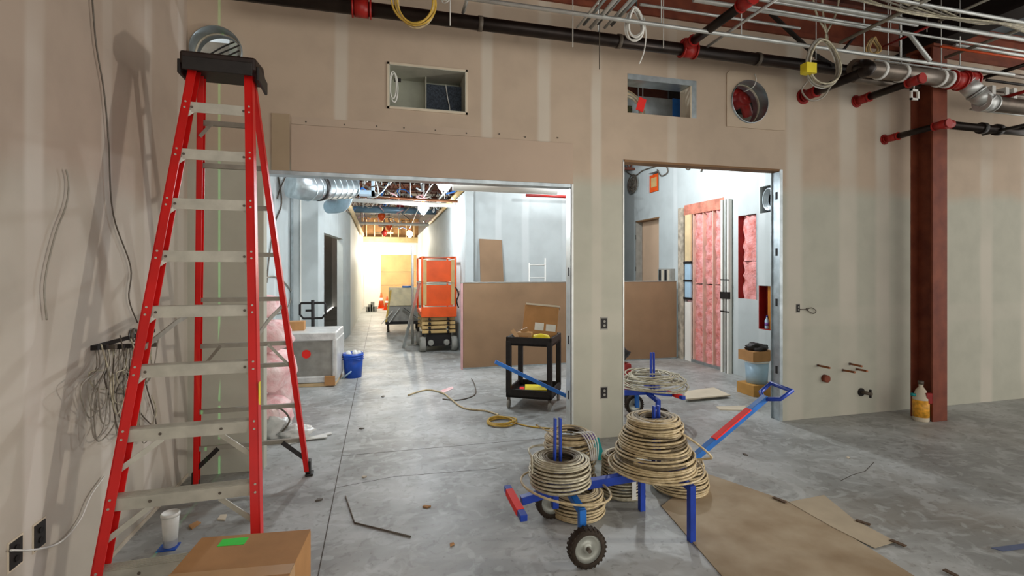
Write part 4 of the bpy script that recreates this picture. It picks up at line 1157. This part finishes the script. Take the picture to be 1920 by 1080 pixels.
# framed hole B
fh = thing('framed_duct_opening', 'galvanised framed rectangular opening high above the doorway', 'opening frame', (2.56, YB, 3.48))
MB().box(.79, .85, -.002, .2, 0, .42).box(0, .7899, -.002, .2, .36, .42).build('metal_frame', M_galv, fh)
MB().box(.775, .79, .0, .2, 0, .36).build('wood_edge', M_pale, fh)
vb = thing('ceiling_coil', 'coil of grey conduit with a red tag inside the framed opening', 'cable', (2.68, YB + .24, 3.56))
for k in range(6): MB().tube([((.16 + .03 * k) * math.cos(a * PI / 20), .03 * k, (.18 + .028 * k) * math.sin(a * PI / 20)) for a in range(40)], .012, 6, True).build('loop', (M_cableg, M_wire, M_cable)[k % 3], vb)
MB().box(.07, .16, -.06, -.05, .05, .20, Matrix.Rotation(.3, 4, 'Y')).build('red_tag', M_tag, vb)
MB().box(-.1, .15, .16, .19, -.05, .14).build('dark_clutter', mat('clutter', (70, 74, 50), .8, 0, .6, 40), vb)
rq = thing('vent_casing', 'grey sheet metal casing with blue tape behind the framed opening', 'duct', (2.7, YB + .52, 3.3))
MB().box(0, 1.3, 0, .6, 0, .57).build('casing', M_galv, rq); MB().box(.74, .85, -.006, 0, .0, .58).build('blue_tape', M_bluel, rq)
for i, x in enumerate((3.0, 3.06)):
    t = px_pipe('hanger_wire', ('left thin hanger wire seen through the framed opening', 'right thin hanger wire seen through the framed opening')[i], [(x, YB + .56, 3.87), (x, YB + .56, 5.4)], .006, M_galvl, 'wire', 5)
t = thing('void_backdrop', 'added dark backdrop for the unlit void behind the framed opening', 'board', (2.3, YB + 1.6, 3.75))
MB().box(-.6, 2.4, 0, .03, 0, 1.75).build('board', M_deck, t)  # panel added to darken the void and cover the bright wall beyond
# round duct collars
for nm, c, r, lb_ in (('duct_collar', CC, CR, 'round galvanised duct collar in the square patch above the doorway'), ('duct_collar', DC, DR, 'round galvanised duct collar behind the ladder top')):
    t = thing(nm, lb_, 'duct', (c[0], YB, c[1]))
    MB().lathe([(r - .004, -.035), (r + .002, -.035), (r + .002, .21), (r - .004, .21), (r - .004, -.035)], 40, (0, 0, 0), 'Y').build('sleeve', M_galv, t)
    MB().lathe([(r - .012, .10), (r - .003, .10), (r - .003, .125), (r - .012, .125), (r - .012, .10)], 40, (0, 0, 0), 'Y').build('bead', M_pale, t)
    if c is CC:
        MB().lathe([(.06, -.05), (.10, -.05), (.10, .2), (.06, .2)], 18, (.17, .30, .16), 'Y').build('red_fitting', M_redd, t)
        MB().tube([(.10, .34, .26), (.17, .30, .16), (.30, .36, -.02)], .06, 12).build('red_pipe', M_redp, t)
        MB().tube(smooth([(.06, -.03, .32), (.07, -.04, .25), (.06, .0, .18), (.02, .1, .16)]), .006, 5).build('wire', M_white, t)
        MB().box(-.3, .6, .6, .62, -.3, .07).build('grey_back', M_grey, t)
        MB().box(-.5, .8, .85, .88, -.5, .8).build('void_shade', M_dark, t)  # dark sheet standing in for the unlit void inside the round hole
    else:
        MB().box(-.3, .3, .55, .56, -.3, .3).build('grey_back', M_grey, t)
        MB().box(-.02, .05, .45, .55, -.3, .3).build('stud', M_galv, t)
        for k in range(4): MB().tube(smooth([(-.2, .3, -.03 + .02 * k), (-.05, .3, .0 + .05 * k), (.1, .32, .1 + .05 * k)]), .008, 5).build('wire', M_blk, t)

# wiring on the left wall
def on_left(pts, off=.02): return [onX(x, y, XL + off) for x, y in pts]


slot = thing('wire_bundle', 'bundle of loose grey wires hanging from a slot in the left wall', 'wire', (0, 0, 0))
a = onX(172, 652, XL); b = onX(290, 646, XL)
MB().box(XL + .0003, XL + .003, a.y, b.y, a.z - .012, a.z + .014).build('slot', M_dark, slot)
rnd = random.Random(11)
for k in range(22):
    x0 = rnd.uniform(176, 282); dx = rnd.uniform(-40, 12); yl = rnd.uniform(720, 830); x1 = x0 + dx
    p = [(x0, 650, .0), (x0 + rnd.uniform(-6, 4), 690, .03 + rnd.uniform(0, .05)), (x1 + rnd.uniform(-8, 8), (650 + yl) / 2 + 10, rnd.uniform(.03, .12)), (x1 + 10, yl, rnd.uniform(.02, .10)), (x1 + rnd.uniform(25, 45), yl - rnd.uniform(0, 50), rnd.uniform(.02, .08)), (x1 + rnd.uniform(20, 40), yl - rnd.uniform(60, 110), .05)]
    MB().tube(smooth([onX(x, y, XL + .004 + o) for x, y, o in p], 7), .0042, 5).build('wire', (M_wire, M_cableg, M_wire, M_wired)[k % 4], slot)
for k in range(9):
    q = a + (b - a) * (k / 8.5); MB().box(XL, XL + .035, q.y - .014, q.y + .014, q.z - .014, q.z + .014).build('connector', (M_dark, M_blk, M_wired)[k % 3], slot)
for i, (P_, m_, lb_) in enumerate((
    ([(172, -20), (180, 80), (195, 170), (204, 270), (212, 400), (245, 500), (242, 560), (258, 605)], M_wired, 'long thin wire running down the left wall beside the ladder'),
    ([(124, 318), (129, 345), (124, 385), (104, 440), (84, 530), (88, 600)], M_wire, 'short thin wire curving down the left wall nearer the camera'),
    ([(20, 1032), (70, 1030), (115, 1015), (150, 975), (170, 930), (196, 893)], M_white, 'white cable looping out of the outlet on the left wall'),
    ([(276, 690), (274, 720), (288, 770), (292, 800), (272, 785), (255, 762)], M_wired, 'dark wire hanging behind the ladder rail on the left wall'))):
    t = thing('wall_wire', lb_, 'wire', (0, 0, 0)); MB().tube(smooth(on_left(P_), 6), .0045, 5).build('wire', m_, t)
t = thing('conduit_ring', 'round grey knockout ring on the left wall behind the ladder rail', 'ring', onX(252, 628, XL + .02))
MB().tube([(0, .04 * math.cos(k * PI / 10), .04 * math.sin(k * PI / 10)) for k in range(20)], .008, 6, True).build('ring', M_wired, t); MB().lathe([(.034, -.018), (.034, -.012)], 18, (0, 0, 0), 'X').build('disc', M_galv, t)

# ================================================================== COLUMN, FLOOR ITEMS
colm = thing('steel_column', 'rust red steel wide flange column on the right', 'column', (6.25, 4.37, 0))
MB().box(0, .225, 0, .02, 0, 4.4).build('near_flange', M_rust, colm)
MB().box(0, .225, .235, .255, 0, 4.4).build('far_flange', M_rust, colm)
MB().box(.105, .12, .02, .235, 0, 4.4).build('web', M_rust, colm)
MB().box(-.03, .255, -.03, .285, 4.4, 4.43).build('cap_plate', M_rust, colm)
jg = thing('spray_jug', 'plastic jug with orange and red labels at the column foot', 'jug', (6.175, 4.45, 0), -.3)
MB().lathe([(.075, 0), (.08, .01), (.08, .27), (.05, .36), (.022, .40), (.022, .44)], 20).build('jug', M_pale, jg)
MB().lathe([(.081, .05), (.081, .25)], 20).build('orange_label', mat('orange_label', (224, 160, 50), .5, 0, .3, 30), jg)
MB().box(.01, .075, -.075, -.03, .22, .34).build('red_label', M_redd, jg)
MB().lathe([(.028, .43), (.03, .47)], 14).build('cap', M_wired, jg)
MB().tube([(-.05, 0, .30), (-.11, .0, .31)], .018, 8).build('green_trigger', M_teal, jg)

fb = thing('floor_board', 'large tan protective board lying on the floor at lower right', 'board', (0, 0, 0))
P_ = [onZ(1240, 950), onZ(1322, 888), onZ(1475, 940), onZ(1600, 1010), onZ(1760, 1110), onZ(1500, 1250)]
MB().prism([(p.x, p.y) for p in P_], 0.0005, .006).build('board', M_ply, fb)
fc = thing('paper_sheet', 'pale kraft sheet overlapping the far edge of the tan floor board', 'sheet', (0, 0, 0))
P_ = [onZ(1478, 943), onZ(1545, 930), onZ(1600, 975), onZ(1680, 1018), onZ(1640, 1030), onZ(1560, 990)]
MB().prism([(p.x, p.y) for p in P_], 0.0065, .009).build('sheet', mat('kraft_sheet', (172, 158, 134), .8, 0, .08, 4), fc)
for i, (p, q) in enumerate((((1450, 932), (1474, 942)), ((1605, 975), (1632, 984)), ((1670, 1012), (1698, 1024)), ((1770, 1068), (1795, 1080)))):
    t = thing('wood_sliver', ('dark sliver at the near corner of the pale kraft sheet', 'dark sliver along the far edge of the kraft sheet', 'longest dark sliver right of the kraft sheet', 'dark sliver at the lower edge of the picture')[i], 'debris', (0, 0, 0), 0, 'floor slivers')
    MB().bar(onZ(*p, .013), onZ(*q, .013), .03, .006).build('sliver', mat('dark_wood', (84, 64, 46), .8), t)
t = tag(MB().prism([(p.x, p.y) for p in (onZ(1858, 1028), onZ(1920, 1020), onZ(1930, 1028), onZ(1880, 1034))], .0005, .004).build('blue_film', mat('blue_film', (84, 96, 126), .5)), 'scrap of blue film on the floor at the right edge', 'scrap')
rod = thing('bent_rod', 'thin bent wire rod lying on the concrete in the foreground', 'rod', (0, 0, 0))
MB().tube([onZ(648, 930, .006), onZ(665, 980, .006), onZ(770, 1006, .006)], .0055, 6).build('rod', M_wired, rod)
for i, (P_, m_, r_, lb_) in enumerate((
    ([(765, 741), (800, 731), (830, 737), (845, 748), (870, 765), (910, 770), (935, 778)], M_cable, .011, 'tan extension cord snaking across the floor before the utility cart'),
    ([(830, 748), (860, 750), (890, 740), (890, 722), (884, 710)], M_wired, .008, 'dark thin cord looping behind the tan extension cord'),
    ([(955, 790), (990, 799), (1030, 803), (1060, 802)], M_gold, .008, 'yellow cord tail running from the coil to the pier'))):
    t = thing('extension_cord', lb_, 'cord', (0, 0, 0)); MB().tube(smooth([onZ(x, y, r_) for x, y in P_], 7), r_, 6).build('cord', m_, t)
t = thing('yellow_cord_coil', 'flat coil of yellow cord on the floor beside the utility cart', 'cord', onZ(940, 793))
MB().tube(coil_path((0, 0, .01), [(.15, 0), (.17, .01), (.14, .02), (.16, .03)], 5, .02, 4), .008, 6).build('windings', M_gold, t)
t = tag(MB().prism([(p.x, p.y) for p in (onZ(825, 733), onZ(848, 725), onZ(850, 729), onZ(832, 737))], .0005, .006).build('pink_scrap', M_pinkl), 'small pink scrap on the concrete near the tan cord', 'scrap')
rnd = random.Random(23)
for k, (x, y, s, w) in enumerate(((678, 804, .03, 'between the bucket and the ladder foot'), (683, 895, .02, 'right of the ladder rear foot'), (800, 951, .03, 'pale crumb in the middle of the floor'), (598, 938, .03, 'by the control joint'), (417, 972, .05, 'dark chip under the ladder'), (364, 986, .05, 'red brown chip beside the cup'), (1397, 853, .025, 'beyond the cart handle'), (1590, 859, .02, 'in front of the wall'), (847, 1022, .02, 'left of the cart wheel'), (718, 744, .04, 'in the corridor mouth'))):
    t = thing('floor_chip', 'small debris chip ' + w, 'debris', onZ(x, y), rnd.uniform(0, 3), 'scattered floor chips')
    MB().prism([(-s, -s * .4), (s * .7, -s * .5), (s, .3 * s), (-.3 * s, .6 * s)], .0005, .010).build('chip', (M_wired, M_pale, M_card)[k % 3], t)

# ================================================================== CEILING SERVICES OF THE MAIN ROOM
def xline(px0, px1, ref, Y, r, m, name, label, cat='conduit', n=8):
    """level run parallel to the partition through the point seen at ref"""
    z = onY(ref[0], ref[1], Y).z
    a = onY(px0, 0, Y).x; b = onY(px1, 0, Y).x
    return px_pipe(name, label, [(a, Y, z), (b, Y, z)], r, m, cat, n)


def yline(p0, Y0, px1, r, m, name, label, cat='pipe', n=10):
    q = onY(p0[0], p0[1], Y0); e = onX(px1, 0, q.x)
    t = px_pipe(name, label, [(q.x, Y0, q.z), (q.x, e.y, q.z)], r, m, cat, n)
    return t, Vector((q.x, Y0, q.z)), Vector((q.x, e.y, q.z))


def hangers(t, xs, y, z, top=5.5):
    for x in xs:
        MB().tube([(x, y, z), (x, y, top)], .006, 5).build('hanger_rod', M_galvl, t)


def coupling(t, p, d, r, m=None):
    d = Vector(d).normalized(); p = Vector(p)
    MB().tube([p - d * .06, p + d * .06], r * 1.25, 14).build('coupling', m or M_redp, t)
    for s in (-1, 1):
        MB().tube([p + d * .075 * s - d * .008, p + d * .075 * s + d * .008], r * 1.38, 14).build('coupling_ring', m or M_redp, t)


mp = xline(430, 1610, (960, 52), 4.55, .062, M_blkp, 'black_pipe', 'long black sprinkler main running along the top of the partition', 'pipe', 14)
zmp = onY(960, 52, 4.55).z
hangers(mp, [onY(x, 0, 4.55).x for x in (844, 1074, 1122, 1530)], 4.55, zmp)
for x in (678, 1290): coupling(mp, (onY(x, 0, 4.55).x, 4.55, zmp), (1, 0, 0), .062)
for x in (900, 1160, 1420):
    q = onY(x, 0, 4.55).x; MB().tube([(q - .02, 4.55, zmp), (q + .02, 4.55, zmp)], .07, 14).build('clamp', M_wired, mp)
c1_ = xline(870, 1900, (1400, 70), 4.15, .02, M_galvl, 'long_conduit', 'lowest long pale conduit crossing above the black main')
hangers(c1_, [onY(x, 0, 4.15).x for x in (1240, 1390, 1620, 1800)], 4.15, onY(1400, 70, 4.15).z)
c2_ = xline(1300, 1700, (1500, 31), 3.95, .022, M_galvl, 'bent_conduit', 'middle pale conduit that bends down near the column')
q = onY(1713, 67, 3.95); z = onY(1500, 31, 3.95).z; x_ = onY(1700, 0, 3.95).x
MB().tube([(x_, 3.95, z), (x_ + .05, 3.95, z - .01), (x_ + .32, 3.95, z - .25)], .022, 8).build('bend', M_galvl, c2_)
xline(1450, 1990, (1700, 38), 3.7, .022, M_galvl, 'upper_conduit', 'upper pale conduit sloping across the top right')
xline(1560, 1990, (1750, 12), 3.4, .016, M_galvl, 'top_conduit', 'thin conduit at the very top right')
xline(1320, 1720, (1500, 12), 4.0, .014, M_galvl, 'thin_conduit', 'thin conduit just above the middle pale conduit')
xline(1790, 1990, (1880, 98), 4.3, .02, M_galvl, 'side_conduit', 'short pale conduit right of the column top')
xline(1765, 1990, (1850, 100), 4.0, .012, M_orange, 'orange_conduit', 'thin orange conduit right of the column top')
# big grey main with jog
Yg = 4.25
zg = onY(1715, 141, Yg).z
pts = [(onY(1600, 0, Yg).x, Yg, zg), (onY(1808, 0, Yg).x, Yg, zg)]
gm = thing('grey_main', 'large grey sprinkler main jogging down above the column', 'pipe', (0, 0, 0))
e0 = Vector(pts[1]); e1 = Vector((onY(1850, 0, Yg - .1).x, Yg - .1, onY(1850, 193, Yg - .1).z)); e2 = Vector((e1.x + 1.6, Yg - .1, e1.z))
M_gp = mat('grey_pipe', (128, 118, 108), .35, .6, .2, 8)
MB().tube([pts[0], e0], .085, 16).build('run', M_gp, gm)
MB().tube([e0, e1], .085, 16).build('jog', M_blkp, gm); MB().tube([e1, e2], .085, 16).build('run', M_gp, gm)
for p, d in ((e0, (1, 0, 0)), (e1, (1, 0, 0)), (e0 + (e1 - e0) * .3, e1 - e0), (e0 + (e1 - e0) * .75, e1 - e0)): coupling(gm, p, d, .075, M_galvl)
for x in (1650, 1690, 1760, 1775):
    q = onY(x, 0, Yg).x; MB().tube([(q - .018, Yg, zg), (q + .018, Yg, zg)], .097, 16).build('hanger_ring', M_white, gm)
hangers(gm, [onY(x, 0, Yg).x for x in (1665, 1690, 1765)], Yg, zg)
coupling(gm, (onY(1790, 0, Yg).x, Yg, zg), (1, 0, 0), .08)
coupling(gm, (onY(1812, 0, Yg).x, Yg - .02, zg + .02), (1, 0, 0), .07)
gm2 = xline(1600, 1720, (1650, 153), 4.5, .05, M_gp, 'grey_branch', 'smaller grey pipe tucked below the grey main', 'pipe')
gm3 = xline(1840, 1990, (1880, 178), 4.45, .04, M_gp, 'rear_grey_pipe', 'thin grey pipe behind the jogged main at the right edge', 'pipe')
for x in (1855, 1880, 1895):
    q = onY(x, 0, 4.45).x; z = onY(1880, 178, 4.45).z
    MB().box(q - .03, q + .03, 4.40, 4.5, z - .08, z + .08).build('clamp', M_white, gm3)
# sprinkler branches perpendicular to the wall
for i, (p0, Y0, px1, r, lb_) in enumerate((
    ((1287, 86), 4.52, 1400, .045, 'black branch pipe with red ends rising from the black main'),
    ((1514, 178), 4.78, 1625, .05, 'thick black branch pipe between the wall and the grey main'),
    ((1612, 188), 4.80, 1716, .042, 'black branch pipe left of the column top'),
    ((1665, 260), 4.80, 1765, .036, 'lowest black branch pipe passing in front of the column'))):
    t, A_, B_ = yline(p0, Y0, px1, r, M_blkp, 'branch_pipe', lb_)
    coupling(t, A_ + Vector((0, -.05, 0)), (0, 1, 0), r, M_redp if i != 1 else M_redd)
    if i in (0, 2, 3): coupling(t, B_, (0, 1, 0), r)
    MB().lathe([(r * 1.8, -.012), (r * 1.8, 0)], 16, (A_.x, 4.849 if i else A_.y, A_.z), 'Y').build('escutcheon', M_redd, t)
    if i == 1:
        E_ = Vector((onY(1612, 0, 4.25).x, 4.25, onY(1715, 141, 4.25).z))
        MB().tube(smooth([B_ + Vector((0, .05, 0)), B_ + Vector((.0, -.03, .01)), (B_ + E_) / 2 + Vector((-.06, -.05, .02)), E_ + Vector((-.02, 0, 0)), E_ + Vector((.1, 0, 0))], 5), .062, 12).build('elbow', M_blkp, t)
    if i == 3:
        z = B_.z
        MB().tube([B_ + Vector((-.02, -.02, 0)), B_ + Vector((.12, -.02, .01))], .05, 14).build('red_elbow', M_redp, t)
        MB().tube([B_ + Vector((.12, -.02, .0)), B_ + Vector((2.2, -.02, 0))], .045, 12).build('run', M_blkp, t)
        for dx in (.6, .85): MB().tube([B_ + Vector((dx - .03, -.02, 0)), B_ + Vector((dx + .03, -.02, 0))], .065, 14).build('clamp', M_blk, t)
# struts
for i, (p0, Y0, px1, r, m_) in enumerate((((1575, 80), 4.2, 1752, .018, M_alud), ((1772, 108), 4.3, 1960, .018, M_alud), ((1325, 88), 4.5, 1462, .014, M_galvl), ((1842, 252), 4.3, 1960, .018, M_blk), ((1868, 250), 4.4, 1970, .02, M_blk), ((1655, 88), 4.3, 1742, .012, M_redp))):
    yline(p0, Y0, px1, r, m_, 'strut', ('pale strut crossing the conduits above the hanging coil', 'pale strut above the column heading right', 'thin pale rod beside the first black branch', 'black bracket strut crossing the pipe right of the column', 'second black bracket strut at the right edge', 'thin red rod above the grey main')[i], 'strut', 6)
for k in range(6):
    x = 1082 + 13 * k
    yline((x, 52 - (k % 2) * 6), 4.4, x + 62, .012 + .006 * (k % 3), M_galv if k % 2 else M_galvl, 'loose_stud', 'metal stud %s in the bundle laid across the conduits' % ('leftmost', 'second from left', 'third from left', 'fourth from left', 'fifth from left', 'rightmost')[k], 'stud', 4)
yline((868, 24), 4.5, 878, .016, M_galvl, 'short_strut', 'short pale strut stub above the black main', 'strut', 4)
dg_ = thing('black_brace', 'black diagonal brace bar under the rusty beam', 'brace', (0, 0, 0))
MB().bar(onY(1445, 25, 4.6), onY(1530, 105, 4.6), .05, .02).bar(onY(1530, 105, 4.6), onY(1562, 125, 4.5), .06, .04).build('bar', M_blk, dg_)
MB().bar(onY(1610, 60, 4.5), onY(1580, 95, 4.5), .03, .02).build('tie', M_blk, dg_)
for i, (p0, px1, Y0, r, m_) in enumerate((((1640, 112), 1830, 4.35, .012, M_galvl), ((1800, 128), 1990, 4.6, .03, M_gp), ((1820, 205), 1990, 4.5, .016, M_galvl), ((1690, 60), 1990, 3.8, .012, M_galvl), ((1380, 8), 1650, 3.9, .012, M_galvl), ((1850, 150), 1990, 4.15, .016, M_blk), ((1200, 8), 1500, 4.25, .014, M_galvl))):
    xline(p0[0], px1, p0, Y0, r, m_, 'thin_pipe', ('thin pale pipe just above the grey main', 'grey pipe under the beam right of the column', 'thin pale pipe below the jogged main', 'thin pale pipe across the black girder', 'thin pale pipe at the top centre right', 'black thin pipe at the right edge above the jog', 'thin pale pipe over the stud bundle')[i], 'pipe')
for i, (p0, Y0, px1, r, m_) in enumerate((((1855, 190), 4.3, 1980, .02, M_redp), ((1800, 160), 4.6, 1930, .022, M_blkp), ((1760, 40), 3.9, 1860, .014, M_alud), ((1590, 150), 4.6, 1650, .015, M_galvl))):
    yline(p0, Y0, px1, r, m_, 'cross_pipe', ('red cross pipe at the right edge', 'black cross pipe right of the column cap', 'grey cross rod over the girder', 'short pale cross rod by the black elbow')[i], 'pipe', 8)
# girder above the column; its shadow is put into the dark colour
gd = thing('roof_girder', 'steel roof girder running forward over the column, coloured black for its shade', 'girder', (6.36, 0, 0))
MB().box(-.15, .15, -2, 4.84, 4.43, 4.47).build('bottom_flange', M_dark, gd); MB().box(-.015, .015, -2, 4.84, 4.47, 5.4).build('web', M_dark, gd); MB().box(-.15, .15, -2, 4.84, 5.4, 5.44).build('top_flange', M_dark, gd)
for k in range(4):
    jo = thing('bar_joist', ('steel bar joist nearest the partition', 'second steel bar joist from the partition', 'third steel bar joist from the partition', 'farthest forward steel bar joist')[k], 'joist', (0, 4.2 - k * 1.1, 0), 0, 'main room joists')
    MB().box(-1.6, 12, -.05, .05, 4.92, 4.96).build('bottom_chord', M_dark if k else M_rust, jo); MB().box(-1.6, 12, -.05, .05, 5.42, 5.47).build('top_chord', M_dark, jo)
    wbm = MB()
    for q in range(22):
        x = -1.5 + q * .6; wbm.bar((x, 0, 4.95), (x + .3, 0, 5.45), .03, .03).bar((x + .3, 0, 5.45), (x + .6, 0, 4.95), .03, .03)
    wbm.build('web', M_dark, jo)
# hanging coils
def ring_coil(px, py, Y, rx, rz, n, wr, m, label, seed, name='hanging_coil'):
    c = onY(px, py, Y); t = thing(name, label, 'cable', c); rnd = random.Random(seed)
    for k in range(n):
        a_, b_ = rx * rnd.uniform(.86, 1.05), rz * rnd.uniform(.9, 1.04); ox, oz, oy = rnd.uniform(-.02, .02), rnd.uniform(-.015, .015), rnd.uniform(-.03, .03)
        MB().tube([(ox + a_ * math.cos(q * PI / 18), oy + .02 * math.sin(q * PI / 9), oz + b_ * math.sin(q * PI / 18)) for q in range(36)], wr, 5, True).build('loop', m[k % len(m)], t)
    return t, c


t, c = ring_coil(779, 2, 4.2, .17, .22, 5, .009, [M_gold, M_cable, M_gold], 'yellow and tan coil hanging in front of the black main', 31)
MB().tube([(0, 0, .2), (0, 0, 1.1)], .006, 5).build('hanger', M_wire, t)
t, c = ring_coil(1193, 43, 4.2, .08, .145, 6, .009, [M_white], 'white cable coil hanging left of the framed opening', 32)
MB().tube(smooth([(.08, 0, .06), (.10, 0, -.1), (.08, 0, -.26), (.03, 0, -.38)]), .006, 5).build('tail', M_white, t)
MB().tube([(0, 0, .14), (0, 0, .9)], .006, 5).build('hanger', M_blk, t)
t, c = ring_coil(1545, 118, 4.0, .19, .23, 5, .010, [M_cableg, M_wire, M_white], 'large grey coil hanging under the conduits right of the round hole', 33)
for dx in (-.12, -.02, .16): MB().tube(smooth([(.03, 0, .2), (.03, 0, .3), (dx * 1.0, 0, .55), (dx * 1.6, 0, 1.1)]), .010, 5).build('lead', M_cableg, t)
MB().box(-.25, -.13, -.04, .04, -.13, -.03).build('yellow_plug', M_yel, t)
MB().tube(smooth([(.1, 0, -.2), (-.05, -.03, -.36), (-.2, -.03, -.40), (-.27, 0, -.3), (-.2, 0, -.2)]), .008, 5).build('tail', M_wire, t)
t, c = ring_coil(1638, 86, 4.2, .07, .085, 5, .008, [M_cable, M_tanp], 'small tan coil tied to the lowest long conduit', 34)
t, c = ring_coil(834, -4, 4.3, .03, .035, 2, .006, [M_white], 'tiny white loop at the top edge above the black main', 35)
t = thing('loose_plate', 'small white bracket dangling left of the column', 'bracket', onY(1716, 178, 4.3))
MB().box(-.07, .05, -.01, .01, -.06, -.04).box(-.07, -.05, -.01, .01, -.06, .06).box(.03, .05, -.01, .01, -.06, .06).box(-.07, .05, -.01, .01, .04, .06).build('frame', M_white, t); MB().tube([(-.02, 0, .05), (-.02, 0, .24)], .006, 5).build('wire', M_white, t)
fan = thing('cable_fan', 'fan of thin grey cables draped across the top right ceiling', 'cable', (0, 0, 0))
for k in range(9):
    p = [onY(1500 + 22 * k, -16, 3.5), onY(1620 + 18 * k, 2 + 5 * k if k < 5 else 18, 3.5), onY(1730 + 12 * k, 26 + 2.2 * k, 3.5), onY(1840 + 5 * k, 38 + k, 3.45), onY(1960, 52 + 3 * k, 3.4)]
    MB().tube(smooth(p, 6), .009, 5).build('cable', (M_cableg, M_wire)[k % 2], fan)
for i, (x, y0, y1) in enumerate(((844, 16, 48), (1074, 40, 88), (1124, 70, 130), (1244, 0, 90), (1670, 0, 60), (1738, 0, 60), (1815, 0, 70), (1688, 40, 110))):
    t = px_pipe('hanger_wire', ('thin hanger wire right of the yellow coil', 'thin wire left of the stud bundle', 'dark thin wire dropping below the black main', 'hanger wire right of the white coil', 'hanger wire left of the black girder', 'hanger wire over the column', 'hanger wire right of the column', 'hanger rod over the grey main')[i], [onY(x, y1, 4.4), Vector((onY(x, y1, 4.4).x, 4.4, 5.5))], .005, M_white if i != 2 else M_wired, 'wire', 5)

# green laser level line thrown along the left wall plane
l = bpy.data.lights.new('laser_level', 'POINT'); l.energy = 38; l.color = (.15, 1, .25); l.shadow_soft_size = 0.0
l.use_nodes = True
nt = l.node_tree; em = nt.nodes['Emission']
tc = nt.nodes.new('ShaderNodeTexCoord'); sx = nt.nodes.new('ShaderNodeSeparateXYZ'); nt.links.new(tc.outputs['Normal'], sx.inputs[0])
ab_ = nt.nodes.new('ShaderNodeMath'); ab_.operation = 'ABSOLUTE'; nt.links.new(sx.outputs[0], ab_.inputs[0])
lt = nt.nodes.new('ShaderNodeMath'); lt.operation = 'LESS_THAN'; lt.inputs[1].default_value = .0018; nt.links.new(ab_.outputs[0], lt.inputs[0])
ml = nt.nodes.new('ShaderNodeMath'); ml.operation = 'MULTIPLY'; ml.inputs[1].default_value = 8; nt.links.new(lt.outputs[0], ml.inputs[0])
nt.links.new(ml.outputs[0], em.inputs['Strength'])
lo = bpy.data.objects.new('laser_level', l); COL.objects.link(lo); lo.location = (-1.375, 0.2, 1.1)
